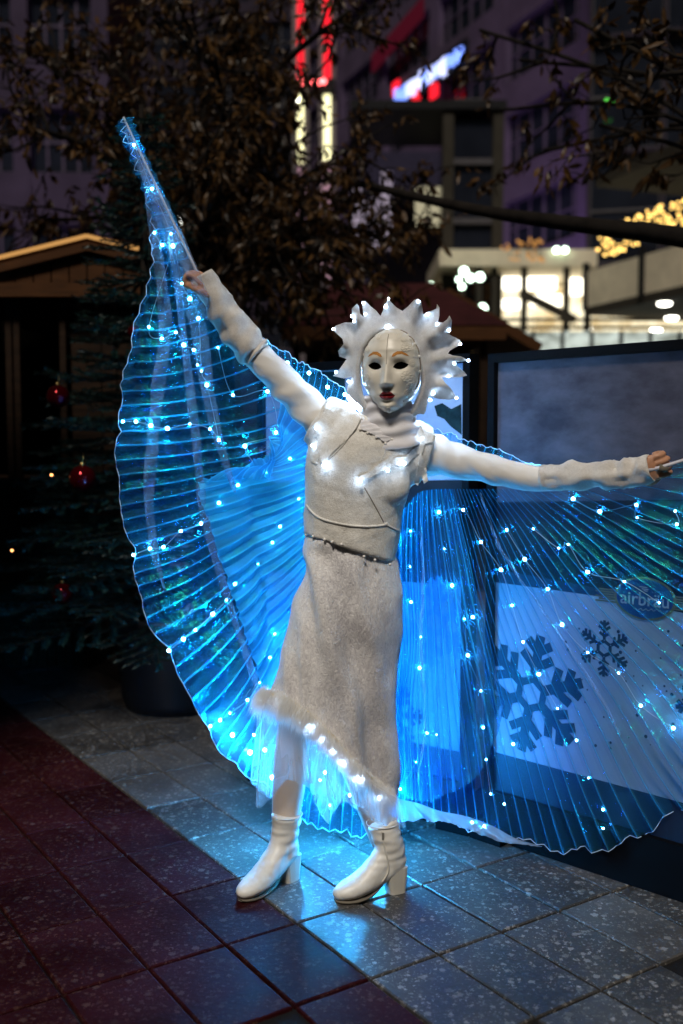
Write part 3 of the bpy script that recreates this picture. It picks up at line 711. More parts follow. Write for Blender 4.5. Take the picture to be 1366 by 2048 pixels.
# ================================================================== PRINTED PANELS
class Panel:
    def __init__(s, P0, D, W, top, label):
        s.P0 = Vector((P0.x, P0.y, 0)); s.D = D.normalized(); s.N = Vector((s.D.y, -s.D.x, 0))
        if s.N.dot(CAM-s.P0) < 0: s.N = -s.N
        s.W, s.top = W, top; s.T = thing('advertising_panel', s.P0, label, 'panel')
        n, d = s.N, s.D; Z = Zu; fw = .026
        def bx(name, u0, u1, z0, z1, o0, o1, m): return obj(name, obox(s.P0 + d*(u0+u1)/2 + Z*(z0+z1)/2 + n*(o0+o1)/2, d*(u1-u0)/2, n*(o1-o0)/2, Z*(z1-z0)/2), m, s.T, False)
        bx('frame_post', 0, fw, 0, top, -.05, .02, M['frame']); bx('frame_post', W-fw, W, 0, top, -.05, .02, M['frame'])
        bx('top_rail', fw, W-fw, top-.03, top, -.05, .02, M['frame'])
        bx('base_board', fw, W-fw, .0, .17, -.05, .018, M['frame'])
        bx('foot', -.03, .10, 0, .05, -.3, .06, M['frame']); bx('foot', W-.1, W+.03, 0, .05, -.3, .06, M['frame'])
        s.board = bx('board', fw, W-fw,   .17, top-.03, -.045, -.004, M['navy'])
        s.u0, s.u1, s.z0, s.z1 = fw, W-fw, .17, top-.03
    def uz(s, px, py):
        r = ray(px, py); t = (s.P0-CAM).dot(s.N)/r.dot(s.N); q = CAM+r*t-s.P0
        return (min(max(q.dot(s.D), s.u0+.001), s.u1-.001), min(max(q.z, s.z0+.001), s.z1-.001))
    def pos(s, u, z, off): return s.P0 + s.D*u + Zu*z + s.N*(off-.004)
    def flat(s, name, poly2, m, lay, holes=()):
        P, T = fill2d(poly2, 10.0, holes)
        V = [s.pos(x, y, lay*.0012) for x, y in P]
        o = obj(name, (V, T), m, s.board, False); return o
    def pix(s, name, poly, m, lay): return s.flat(name, [s.uz(*p) for p in poly], m, lay)
    def flake(s, c, rad, m, lay, style=0, rot=0.0):
        """six armed snowflake of flat bars"""
        cu, cz = c; parts = []
        def bar(p, q, w_):
            p, q = Vector(p), Vector(q); t = (q-p).normalized(); nn = Vector((-t.y, t.x))*w_
            k = [p+nn, p-nn, q-nn, q+nn]
            return [s.pos(cu+v.x, cz+v.y, lay*.0012+random.uniform(0,.0004)) for v in k], [(0,1,2,3)]
        for k in range(6):
            a = rot+k*math.pi/3; e = Vector((math.cos(a), math.sin(a)))
            if style == 0:
                parts.append(bar(e*rad*.22, e*rad, rad*.085))
                for f, l in ((.45,.36),(.72,.28)):
                    for sg in (1,-1):
                        b = a+sg*math.pi/3.4; parts.append(bar(e*rad*f, e*rad*f+Vector((math.cos(b), math.sin(b)))*rad*l, rad*.075))
            else:
                parts.append(bar(e*rad*.30, e*rad*.97, rad*.055))
                for f, l in ((.42,.22),(.62,.26),(.80,.2)):
                    for sg in (1,-1):
                        b = a+sg*math.pi/3.2; parts.append(bar(e*rad*f, e*rad*f+Vector((math.cos(b), math.sin(b)))*rad*l, rad*.05))
            a2 = a+math.pi/3
            parts.append(bar(e*rad*.26, Vector((math.cos(a2), math.sin(a2)))*rad*.26, rad*.06))
        return obj('printed_snowflake', merge(*parts), m, s.board, False)
ztop = pt(982, 708, 3.407).z
PR = Panel(gnd(973, 1670), Vector((.72, -.694, 0)), 1.75, ztop, 'large printed panel with snowflakes, oval logo and grey winter photo in a black frame')
PR.pix('winter_photo', [(985,600),(1700,500),(1700,1010),(1366,1000),(985,1005)], M['photo_print'], 1)
PR.pix('dark_photo', [(985,1004),(1366,999),(1700,1009),(1700,1230),(1366,1205),(1217,1180),(985,1138)], M['dark_print'], 1)
PR.pix('white_field', [(985,1164),(1100,1179),(1217,1196),(1366,1226),(1500,1262),(1760,1330),(1760,1750),(1366,1606),(985,1503)], M['white_print'], 2)
PR.flake(PR.uz(1062,1388), .205, M['navy'], 3, 0, .35)
PR.flake(PR.uz(1208,1297), .093, M['navy'], 3, 1, .52)
PR.flake(PR.uz(1405,1412), .085, M['navy'], 3, 0, .2)
rr = random.Random(4)
for k in range(40):
    u, z = PR.uz(rr.uniform(1120,1366), rr.uniform(1240,1500)); r = rr.uniform(.002,.006)
    obj('printed_dot', ([PR.pos(u+r*math.cos(a*math.pi/4), z+r*math.sin(a*math.pi/4), .0037) for a in range(8)], [tuple(range(8))]), M['navy'], PR.board, False)
# oval logo with ribbon
lu, lz = PR.uz(1290, 1197); lrx, lrz = PR.uz(1350,1203)[0]-lu, .062
def oval(rx, rz, n=40): return [(lu+rx*math.cos(2*math.pi*k/n), lz+rz*math.sin(2*math.pi*k/n)) for k in range(n)]
for k in range(6):
    for sg in (-1, 1):
        z = lz-.022+k*.0075; u0, u1 = lu+sg*lrx*.9, lu+sg*(lrx*1.75 - (.012 if k % 2 else 0))
        PR.flat('ribbon_stripe', [(min(u0,u1), z-.0026), (max(u0,u1), z-.0026), (max(u0,u1), z+.0026), (min(u0,u1), z+.0026)], M['gold_print'], 4)
PR.flat('logo_rim', oval(lrx*1.06, lrz*1.07), M['gold_print'], 5)
PR.flat('logo_field', oval(lrx*.97, lrz*.97), M['logo_blue'], 6)
def text_on(panel, body, width, u, z, m, lay, name, shear=0.0):
    cu = bpy.data.curves.new('t', 'FONT'); cu.body = body; cu.align_x = 'CENTER'; cu.shear = shear; cu.offset = .012
    o = bpy.data.objects.new('t', cu); COL.objects.link(o)
    me = bpy.data.meshes.new_from_object(o.evaluated_get(bpy.context.evaluated_depsgraph_get()))
    xs = [v.co.x for v in me.vertices]; ys = [v.co.y for v in me.vertices]; k = width/(max(xs)-min(xs)); mx = (max(xs)+min(xs))/2; my = (max(ys)+min(ys))/2
    V = [panel.pos(u+(v.co.x-mx)*k, z+(v.co.y-my)*k, lay*.0012) for v in me.vertices]; F = [tuple(p.vertices) for p in me.polygons]
    bpy.data.objects.remove(o); bpy.data.meshes.remove(me)
    return obj(name, (V, F), m, panel.board, False)
text_on(PR, 'airbräu', lrx*1.66, lu, lz-.002, M['white_print'], 7, 'logo_lettering')
# scribbled line below and small winged mark above the lettering
sc = [PR.pos(lu-lrx*.35+.0065*k*.9, lz-.036+.0035*math.sin(k*2.1)+.0012*k*.3, .0086) for k in range(16)]
obj('logo_script', tube(resample(sc, 60), .0008, 4), M['white_print'], PR.board)
for k, (dx, dz, l) in enumerate(((-.004,.036,.024),(.002,.030,.020),(.004,.025,.012))):
    PR.flat('logo_wing_mark', [(lu+dx-l*.6, lz+dz-.002),(lu+dx+l*.5, lz+dz-.003),(lu+dx+l*.6, lz+dz),(lu+dx-l*.5, lz+dz+.0015)], M['white_print'], 7)
for du in (-.035,-.026,.026,.035): PR.flat('logo_dot', [(lu+du-.0016,lz+.022),(lu+du,lz+.0205),(lu+du+.0016,lz+.022),(lu+du,lz+.0235)], M['white_print'], 7)

D2 = Vector((.819, -.574, 0)); q = pt(943, 900, 3.47); W2 = .95
PL = Panel(Vector((q.x, q.y, 0)) - D2*W2, D2, W2, pt(941, 707, 3.47).z, 'printed panel with pale blue snowflakes behind the performer, partly hidden by the wings')
PL.pix('snow_photo', [(300,690),(925,690),(925,960),(300,960)], M['snow_print'], 1)
PL.pix('dark_photo', [(300,958),(925,958),(925,1145),(300,1125)], M['dark_print'], 1)
PL.pix('white_field', [(300,1120),(795,1162),(925,1172),(925,1505),(780,1476),(300,1400)], M['white_print'], 2)
PL.pix('pine_shape', [(868,812),(884,806),(902,818),(922,808),(923,870),(900,852),(888,838),(874,832)], M['pine_print'], 2)
PL.pix('pine_shape', [(600,745),(690,742),(690,800),(640,812),(600,790)], M['pine_print'], 2)
PL.flake(PL.uz(868,1245), .17, M['lightblue_print'], 3, 0, .4)
PL.flake(PL.uz(790,1430), .12, M['navy'], 3, 0, .1)
PL.flake(PL.uz(560,1260), .16, M['lightblue_print'], 3, 0, .2)

# ================================================================== TREES
def leaf_shape(c, d, up, L, w_, curl):
    s_ = d.cross(up).normalized(); n_ = s_.cross(d)
    return [c, c+d*L*.35+s_*w_*.9+n_*curl*.3, c+d*L*.7+s_*w_*.7+n_*curl, c+d*L+n_*curl*1.6, c+d*L*.7-s_*w_*.7+n_*curl, c+d*L*.35-s_*w_*.9+n_*curl*.3, c+d*L*.5-n_*w_*.35], [(0,1,6),(1,2,6),(2,3,6),(3,4,6),(4,5,6),(5,0,6)]
def rvec(r): return Vector((r.gauss(0,1), r.gauss(0,1), r.gauss(0,1))).normalized()
def leafy_tree(name, label, base, trunk_top, r0, limb_targets, seed, subs=7, twigs=5, leaves=9, spread=.75, L=.11):
    rd = random.Random(seed); T = thing(name, base, label, 'tree')
    wood = [tube(resample([base, base.lerp(trunk_top,.5)+Vector((.05,.03,0)), trunk_top], 8), [r0*lerp(1.15,.75,i/7) for i in range(8)], 12)]
    LV, LF = [], []
    for tg_, rl_ in limb_targets:
        mid = trunk_top.lerp(tg_, .5) + Vector((rd.uniform(-.2,.2), rd.uniform(-.2,.2), rd.uniform(.05,.35)))
        P = resample([trunk_top - Vector((0,0,.2)), mid, tg_], 12)
        wood.append(tube(P, [lerp(rl_, .012, (i/11)**.8) for i in range(12)], 8))
        for s_ in range(subs):
            k = rd.uniform(.3, 1.0); p = P[int(k*11)]
            d = (rvec(rd)+ (tg_-trunk_top).normalized()*.7 + Vector((0,0,.05))).normalized(); l = spread*rd.uniform(.5,1.1)
            e = p + d*l; Q = resample([p, p.lerp(e,.5)+rvec(rd)*.08, e], 5)
            wood.append(tube(Q, [.014,.011,.009,.007,.004], 5))
            for t_ in range(twigs):
                kk = rd.uniform(.25,1.0); a = Q[min(4,int(kk*5))]; dd = (rvec(rd)+d*.6).normalized(); b = a + dd*rd.uniform(.12,.34)
                wood.append(tube([a, a.lerp(b,.5)+rvec(rd)*.02, b], [.005,.004,.002], 4, cap=False))
                for _ in range(leaves):
                    c = a.lerp(b, rd.uniform(.2,1.05)) + rvec(rd)*.03
                    ld = (rvec(rd)*.8 + Vector((0,0,-.9)) + dd*.4).normalized()
                    v, f = leaf_shape(c, ld, rvec(rd), L*rd.uniform(.6,1.25), L*rd.uniform(.13,.24), L*rd.uniform(-.25,.25))
                    q = len(LV); LV += v; LF += [tuple(i+q for i in t) for t in f]
    obj('trunk', merge(*wood), M['bark'], T)
    o = obj('crown', (LV, LF), M['leaf'], T, False)
    return T
rd = random.Random(21)
tb = pt(425, 890, 7.4); tb.z = 0; tt = Vector((tb.x-.02, 7.4, 2.7))
TG = []
for px, py, Y in ((60,50,7.5),(40,250,6.8),(120,440,7.2),(200,110,8.2),(280,330,7.0),(330,10,7.5),(350,220,8.4),(420,470,6.8),(430,110,6.6),(470,320,7.6),(520,560,7.0),(560,500,6.4),(520,60,8.2),(490,210,7.2),(640,550,6.6),(690,540,7.8),(760,540,7.2),(740,300,7.4),(700,20,7.0),(820,500,7.8),(380,340,6.3),(660,500,6.2),(560,380,7.0)):
    TG.append((pt(px, py, Y), rd.uniform(.03,.055)))
leafy_tree('oak_tree', 'broad bare oak with dry brown leaves spreading over the stalls', tb, tt, .16, TG, 31, subs=10, twigs=7, leaves=6, spread=.70, L=.092)
tb = Vector((2.75, 4.4, 0)); tt = Vector((2.7, 4.45, 2.2))
TG = []
for px, py, Y in ((1330,60,5.6),(1240,150,6.4),(1150,40,6.0),(1040,120,6.8),(1090,300,7.2),(1000,220,7.4),(1200,250,6.2),(1340,250,5.4),(960,60,7.0),(1320,150,4.8)):
    TG.append((pt(px, py, Y), rd.uniform(.012,.018)))
T2 = leafy_tree('oak_tree', 'oak with a thick dark bough reaching across in front of the lilac lit office block', tb, tt, .15, TG, 37, subs=4, twigs=3, leaves=7, spread=.5, L=.10)
bough = [tt-Vector((0,0,.1)), pt(1560,515,4.5), pt(1366,475,4.6), pt(1180,452,5.0), pt(1000,428,5.6), pt(850,398,6.2), pt(700,365,6.8), pt(560,360,7.3)]
obj('bough', tube(resample(bough, 40), [lerp(.060,.016,i/39) for i in range(40)], 10), M['bark'], T2)
# fir in a planter
fb = gnd(322, 1440); fb = Vector((fb.x+.02, fb.y+.28, 0))
T = thing('planter', fb, 'round black planter pot holding the decorated fir', 'planter')
prof = [(.24,0),(.27,.06),(.31,.40),(.335,.44),(.335,.50),(.29,.50),(.285,.44)]
V, F = [], []; n = 36
for r_, z_ in prof:
    V += [fb+Vector((r_*math.cos(2*math.pi*k/n), r_*math.sin(2*math.pi*k/n), z_)) for k in range(n)]
for i in range(len(prof)-1):
    F += [(i*n+k, i*n+(k+1)%n, (i+1)*n+(k+1)%n, (i+1)*n+k) for k in range(n)]
F.append(tuple(range(n-1,-1,-1))); obj('pot', (V, F), M['pot'], T)
obj('soil', ([fb+Vector((.29*math.cos(2*math.pi*k/n), .29*math.sin(2*math.pi*k/n), .445)) for k in range(n)], [tuple(range(n))]), M['bark'], T, False)
ft0 = Vector((fb.x-.12, fb.y, .44)); ftop = pt(283, 210, fb.y)
T = thing('fir_tree', ft0, 'dark green fir christmas tree with red baubles in a black planter', 'tree')
wood = [tube([ft0-Vector((0,0,.1)), ftop], [.05,.012], 10)]
NV, NF = [], []; rf = random.Random(6)
def needles(P0, P1, n, ln):
    ax = (P1-P0).normalized()
    for k in range(n):
        c = P0.lerp(P1, k/n + rf.uniform(0,1/n)); o_ = rvec(rf); o_ = (o_-ax*o_.dot(ax)).normalized(); o_.z = o_.z*.6+.15
        e = c + (o_*.85+ax*.55).normalized()*ln*rf.uniform(.8,1.15); s_ = ax.cross(o_).normalized()*.0042
        q = len(NV); NV.extend([c-s_, c+s_, e]); NF.append((q,q+1,q+2))
Htree = ftop.z-ft0.z
for lvl in range(26):
    k = lvl/25; z = lerp(.12, Htree*.97, k); p = ft0.lerp(ftop, z/Htree)
    rad = lerp(.98, .10, k**.9); nbn = 8 if k < .7 else 5
    for b in range(nbn):
        a = 2*math.pi*(b/nbn) + lvl*.9 + rf.uniform(-.25,.25)
        d = Vector((math.cos(a), math.sin(a), rf.uniform(-.12,.22))); l = rad*rf.uniform(.8,1.08)
        e = p + d*l + Vector((0,0,-.10*l)); mid = p.lerp(e,.5)+Vector((0,0,-.03))
        wood.append(tube([p, mid, e], [.010,.007,.003], 5, cap=False))
        needles(mid.lerp(p,.4), mid, int(60*l), .030); needles(mid, e, int(110*l), .030)
        side = d.cross(Zu).normalized()
        for s_ in range(max(2, int(l*8))):
            kk = lerp(.25, .95, s_/max(1, int(l*8))); c = p.lerp(mid, kk*2) if kk < .5 else mid.lerp(e, kk*2-1)
            for sg in (-1,1):
                l2 = (1.02-kk)*l*.55+.05; e2 = c + (side*sg*.75 + d*.65).normalized()*l2 + Vector((0,0,rf.uniform(-.03,.02)))
                wood.append(tube([c, e2], [.004,.002], 4, cap=False)); needles(c, e2, int(260*l2), .028)
obj('trunk', merge(*wood), M['bark'], T)
o = obj('crown', (NV, NF), M['needle'], T, False)
def bauble(px, py, Y, r, label):
    c = pt(px, py, Y); T = thing('bauble', c, label, 'bauble', 'red baubles on the fir')
    obj('glass_ball', ball(c, r, 24, 14), M['bauble'], T)
    obj('cap', tube([c+Vector((0,0,r*.95)), c+Vector((0,0,r*1.2))], r*.2, 10), M['gold'], T)
    obj('hook', tube([c+Vector((0,0,r*1.15)), c+Vector((.006,0,r*1.5)), c+Vector((0,.02,r*1.9))], .0015, 5), M['gold'], T)
fy = fb.y
bauble(116, 793, fy-.35, .055, 'red bauble hanging beside the stall shutter, highest on the open side of the fir')
bauble(165, 957, fy-.55, .062, 'large red bauble half buried in needles midway up the fir')
bauble(125, 1187, fy-.55, .05, 'dark red bauble hanging lowest on the fir above the planter')
bauble(270, 664, fy-.35, .036, 'small red bauble touching the edge of the raised wing')
for px, py, lb in ((103,950,'tiny orange light beside the large half buried bauble'),(24,1101,'tiny orange light low on the outermost fir branch, away from the baubles')):
    c = pt(px, py, fy-.5); T = thing('tree_light', c, lb, 'light')
    obj('bulb', ball(c, .006), M['orange_dot'], T); obj('socket', tube([c-Vector((0,0,.02)), c-Vector((0,0,.004))], .004, 6), M['dark'], T)

# added unseen stall left of the camera, only there to shade the square
T = thing('market_stall', (-3.2, 3.4, 0), 'added out-of-view wooden stall that only shades the red paving', 'market stall')
planks(T, 'blocker_front_board', -4.6, -1.95, 2.5, .02, 3.2, 10, M['wood'])
obj('roof', ([Vector(v) for v in ((-4.8,2.2,3.2),(-1.8,2.2,3.2),(-1.8,4.6,3.2),(-4.8,4.6,3.2),(-4.8,3.4,4.3),(-1.8,3.4,4.3))], [(0,1,5,4),(2,3,4,5),(1,2,5),(3,0,4),(3,2,1,0)]), M['roof_red'], T, False)
planks(T, 'blocker_back_board', -4.6, -1.95, 4.3, .02, 3.2, 10, M['wood'])

# ================================================================== PERFORMER
X_, Y_, Z_ = Vector((1,0,0)), Vector((0,1,0)), Vector((0,0,1))
fR, fL = gnd(540, 1775), gnd(745, 1790)
PER = thing('person', (fR+fL)/2, 'masked performer in white felt costume with spiky lit headdress, arms spread wide', 'person')
# joints
hipR, kneeR, ankR = pt(662,1215,3.08), pt(588,1470,3.06), pt(566,1690,3.06)
hipL, kneeL, ankL = pt(738,1215,3.10), pt(703,1490,3.05), pt(768,1690,3.03)
shR, elR, wrR = pt(648,848,3.08), pt(500,695,3.06), pt(434,604,3.035)
shL, elL, wrL = pt(838,905,3.10), pt(1065,957,3.02), pt(1258,946,2.895)
waist, chest, neck, headc = pt(702,1085,3.07), pt(725,930,3.08), pt(778,850,3.07), pt(786,742,3.07)
def limb(P, rad, n=18, k=14): return tube(resample(P, k), [crom([Vector((r,0,0)) for r in rad], i/(k-1)).x for i in range(k)], n)
bp = [tube([pt(702,1240,3.08), pt(702,1190,3.08), waist, chest, pt(745,880,3.08), pt(770,860,3.07)], [(.14,.10),(.15,.11),(.125,.09),(.155,.105),(.13,.09),(.06,.055)], 24, X_),
      limb([neck, headc], [.055,.055]), ball(headc, .1, 18, 12, (.78,.85,1.12))]
for h, k, a in ((hipR,kneeR,ankR),(hipL,kneeL,ankL)):
    bp.append(limb([h, h.lerp(k,.5)+Vector((0,-.01,0)), k, k.lerp(a,.35)+Vector((0,.02,0)), a], [.095,.078,.056,.056,.038]))
bp.append(limb([chest.lerp(shR,.6), shR, shR.lerp(elR,.5), elR, elR.lerp(wrR,.5), wrR], [.068,.061,.052,.043,.037,.029]))
bp.append(limb([chest.lerp(shL,.6), shL, shL.lerp(elL,.45), elL, elL.lerp(wrL,.5), wrL], [.076,.072,.050,.041,.036,.029]))
# hands: palm + five curled fingers, each its own tapered chain
def hand(wr, dirv, gripax, side, sgn):
    """wr wrist, dirv palm direction, gripax along the held stick"""
    d = dirv.normalized(); g = (gripax - d*gripax.dot(d)).normalized(); p = d.cross(g)*sgn
    out = [tube([wr-d*.02, wr+d*.03, wr+d*.075], [(.026,.02),(.036,.017),(.038,.014)], 14, g)]
    for i, (o_, l) in enumerate(((-.030,.062),(-.011,.070),(.010,.066),(.029,.052))):
        b = wr+d*.072+g*o_
        out.append(tube(resample([b-d*.015, b+d*l*.4+p*.008, b+d*l*.62+p*l*.45, b+d*l*.30+p*l*.72, b+d*l*.02+p*l*.62], 10), [lerp(.0098,.0072,j/9) for j in range(10)], 8))
    b = wr+d*.028-g*.032
    out.append(tube(resample([b, b+d*.025-g*.014+p*.012, b+d*.05-g*.006+p*.030, b+d*.062+g*.012+p*.034], 8), [.012,.0115,.011,.0105,.010,.0095,.009,.007], 8))
    return out
stickR0, stickR1 = pt(398,548,3.015), pt(244,230,3.06)
stickL0, stickL1 = pt(1318,936,2.86), pt(1760,800,2.62)
hR = hand(wrR, (stickR0-wrR+Vector((-.01,-.0,.02))), (stickR1-stickR0), 1, 1)
hL = hand(wrL, pt(1330,930,2.86)-wrL, Vector((.15,-.3,.95)), 1, -1)
body = remesh(merge(*bp), .008, 8)
def sleeve_fold(c, n):
    f = 0.0
    for s_, e_, ph in ((shR, elR, 0), (shL, elL, 2.0)):
        ax = (e_-s_); L_ = ax.length; ax = ax/L_; t = (c-s_).dot(ax); r_ = (c-s_-ax*t)
        if -.08 < t < L_*1.05 and r_.length < .11:
            an_ = math.atan2(r_.z, -r_.y)
            f += .0065*math.sin(t*62 + 1.9*an_ + ph + 3.0*noise.noise(c*7))*sst(.42,.02,t)*(.5+.8*abs(noise.noise(c*9+Vector((3,1,ph)))))
            f += .0022*noise.noise(Vector((t*40+an_*2, an_*2.0, ph)))
    return f
body = displace(body, sleeve_fold)
hands = remesh(merge(*(hR+hL)), .0032, 3)
bme = mesh('body', *merge(body, hands))
bme.materials.append(M['jersey']); bme.materials.append(M['tights']); bme.materials.append(M['skin'])
nb_ = len(body[1])
for i, p in enumerate(bme.polygons):
    c = p.center
    if i >= nb_: p.material_index = 2
    elif c.z < waist.z-.12: p.material_index = 1
    elif c.z > neck.z+.0 and abs(c.x-neck.x) < .13 and c.y > 2.9: p.material_index = 2
link('body', bme, PER)
# ---- sleeves' knitted arm warmers
def cuff(P, rad, label=None, folds=7, amp=.007, seed=1):
    n, k = 26, 30; pts = resample(P, k); V, F = tube(pts, [crom([Vector((r,0,0)) for r in rad], i/(k-1)).x for i in range(k)], n, cap=False)
    for i in range(k):
        for j in range(n):
            q = i*n+j; t = i/(k-1); a = 2*math.pi*j/n
            r_ = (V[q]-pts[i]).normalized()
            wv = 1.9*noise.noise(Vector((t*folds, 1.3*math.cos(a), 1.3*math.sin(a)+seed))) + .9*noise.noise(Vector((t*folds*2.2+a*.6, 2*math.cos(a)+seed, 2*math.sin(a)))) + .35*math.sin(t*folds*4.0 + 2.0*math.sin(a+seed))
            V[q] = V[q] + r_*amp*wv*(.25+.75*sst(0,.12,t))*(.5+.5*sst(1,.85,t)) 
    sh = shell(V, F, lambda i: (pts[i//n]-V[i]).normalized()*.004)
    return obj('arm_warmer', sh, M['knit'], PER)
cuff([elR.lerp(shR,.10), elR, elR.lerp(wrR,.5), wrR, pt(402,550,3.02)], [.048,.052,.049,.043,.036], folds=7, amp=.0065, seed=2)
cuff([elL.lerp(wrL,.10), elL.lerp(wrL,.4), elL.lerp(wrL,.75), wrL, pt(1302,936,2.865)], [.040,.040,.040,.040,.040], folds=9, amp=.0065, seed=5)

# ---- skirt
SKT = [(1060,(612,792)),(1100,(608,789)),(1140,(598,794)),(1190,(586,801)),(1260,(570,803)),(1330,(553,799)),(1400,(532,794)),(1480,(522,791)),(1600,(515,797))]
def sk_lr(y):
    for a, b in zip(SKT, SKT[1:]):
        if y <= b[0]:
            k = max(0,(y-a[0])/(b[0]-a[0])); return lerp(a[1][0],b[1][0],k), lerp(a[1][1],b[1][1],k)
    return SKT[-1][1]
HEM = [(500,1384),(540,1388),(590,1412),(640,1455),(690,1510),(735,1558),(775,1588),(820,1606)]
def hem_y(x):
    if x <= HEM[0][0]: return HEM[0][1]
    for a, b in zip(HEM, HEM[1:]):
        if x <= b[0]: return lerp(a[1], b[1], (x-a[0])/(b[0]-a[0]))
    return HEM[-1][1]
na, nr = 96, 70; V, F = [], []
for i in range(nr):
    t = i/(nr-1)
    for j in range(na):
        a = 2*math.pi*j/na; ca, sa = math.cos(a), math.sin(a)
        x_est = lerp(660, 660, t) + ca*130
        y = lerp(1062, hem_y(x_est), t)
        l, r_ = sk_lr(y); x = (l+r_)/2 + ca*(r_-l)/2; y = lerp(1062, hem_y(x), t)
        hd = tab(t, [(0,.095),(.25,.13),(.6,.135),(1,.13)])
        p = pt(x, y, 3.07 - sa*hd)
        # crushed folds: radiating from the left hip
        u = (x-600)/190; v = (y-1080)/400
        f = .017*math.sin((u*1.25 - v*.62)*13 + 1.5*noise.noise(Vector((u*2,v*2,0))))*math.exp(-((u-.12-v*.55)/.33)**2)*sst(.02,.12,v)
        f += .012*math.sin(u*26+2*noise.noise(Vector((u*3,v*1.5,4))))*sst(.35,.95,t)*sst(.45,.0,abs(u-.0))
        f += .016*noise.noise(Vector((u*3.2,v*4.2,1.3))) + .004*noise.noise(Vector((u*9,v*9,7)))
        f += .010*math.sin(u*9+v*14)*sst(.12,.02,v)
        nrm = Vector((ca,-sa*1.2,0)).normalized(); V.append(p + nrm*f*sst(0,.08,t+.02))
for i in range(nr-1):
    for j in range(na): F.append((i*na+j, i*na+(j+1)%na, (i+1)*na+(j+1)%na, (i+1)*na+j))
skirt = (V, F)
SKO = obj('skirt', skirt, M['velvet'], PER); skb = bvh(skirt)
# ---- fur trim along the hem
rf2 = random.Random(9); FV, FF = [], []
hemP = [(525,1386),(560,1396),(600,1418),(640,1453),(680,1497),(720,1541),(755,1570),(785,1588)]
def hem3(t):
    q = crom([Vector((a,b,0)) for a,b in hemP], t); h = skb.ray_cast(CAM, ray(q.x, q.y-8).normalized())
    Yh = h[0].y if h[0] is not None else 3.0
    if t < .05: Yh = min(Yh, 3.02)
    return pt(q.x, q.y, Yh-.004), q
hem_cache = [hem3(i/119) for i in range(120)]
for k in range(12500):
    t = rf2.random(); p, q = hem_cache[int(t*119)]
    p = p + Vector((rf2.gauss(0,.004), rf2.uniform(-.016,.02), rf2.gauss(0,.009)+.002))
    L = lerp(.080,.042,t)*rf2.uniform(.3,1.15)
    out = Vector((lerp(-.35,.15,t)+rf2.gauss(0,.22), -.45+rf2.gauss(0,.25), lerp(.05,-.1,t)+rf2.gauss(0,.15)))
    d1 = (out + Vector((0,0,-.45))).normalized(); d2 = (out*.5 + Vector((lerp(-.12,-.05,t),0,-1.0))).normalized()
    a = p; b = a+d1*L*.4; c = b+d2*L*.6; s_ = Vector((1,0,rf2.uniform(-.3,.3))).normalized()*.00075
    z = len(FV); FV += [a-s_, a+s_, b+s_*.9, b-s_*.9, c]; FF += [(z,z+1,z+2,z+3),(z+3,z+2,z+4)]
FUR = obj('fur_trim', (FV, FF), M['furm'], PER)
# rolled upper edge of the fur
roll = [h[0] for h in hem_cache[::4]]
V, F = tube(roll, [.011]*len(roll), 12); V, F = displace((V,F), lambda c, n: .004*noise.noise(c*90))
obj('fur_roll', (V, F), pmat('fur_roll', (.70,.62,.48), .95, var=.25, scale=60, bump=1.0, bscale=300), PER)
# ---- tulle under the hem, several crossing layers
def drape(name, top, bot, m, parent, n=60, k=14, amp=.018, fr=9, seed=0, thick=0):
    V, F, UV = [], [], []
    for i in range(n):
        u = i/(n-1); a = crom([pt(*p) for p in top], u); b = crom([pt(*p) for p in bot], u)
        for j in range(k):
            v = j/(k-1); p = a.lerp(b, v)
            off = amp*v**.7*(1.5*noise.noise(Vector((u*fr*1.6, v*.9, seed))) + .8*noise.noise(Vector((u*fr*4.1, v*1.3, seed+4))) + .35*math.sin(u*fr*6.28+seed))
            V.append(p + Vector((.35*off*math.cos(u*20), off, .2*amp*v*noise.noise(Vector((u*14,seed,0)))))); UV.append((u*fr, v))
    for i in range(n-1):
        for j in range(k-1): F.append((i*k+j, (i+1)*k+j, (i+1)*k+j+1, i*k+j+1))
    return obj(name, (V, F), m, parent, True, UV)
drape('tulle_layer', [(522,1402,2.96),(580,1430,2.95),(640,1478,2.95)], [(508,1612,2.95),(530,1606,2.95),(585,1558,2.94),(625,1590,2.97),(668,1625,3.0)], M['tulle'], PER, seed=1, fr=3, amp=.028)
drape('tulle_layer', [(560,1412,3.02),(660,1478,3.02),(720,1550,3.03)], [(545,1560,3.02),(600,1545,3.02),(650,1640,3.05),(690,1600,3.02),(735,1650,3.06)], M['tulle'], PER, seed=3, fr=4, amp=.028)
drape('tulle_layer', [(600,1430,2.94),(690,1525,2.94),(800,1600,2.97)], [(612,1560,2.93),(672,1600,2.94),(730,1628,2.93),(775,1660,2.96),(812,1652,2.98)], M['tulle'], PER, seed=5, fr=4, amp=.026)
drape('tulle_layer', [(518,1398,3.06),(560,1420,3.04),(600,1450,3.05)], [(500,1560,3.1),(545,1600,3.08),(610,1590,3.08)], M['tulle'], PER, seed=8, fr=3, amp=.026)
drape('tulle_layer', [(690,1525,2.95),(745,1570,2.95),(800,1600,2.98)], [(700,1600,2.93),(755,1640,2.93),(800,1660,2.97)], M['organza'], PER, seed=7, fr=4)

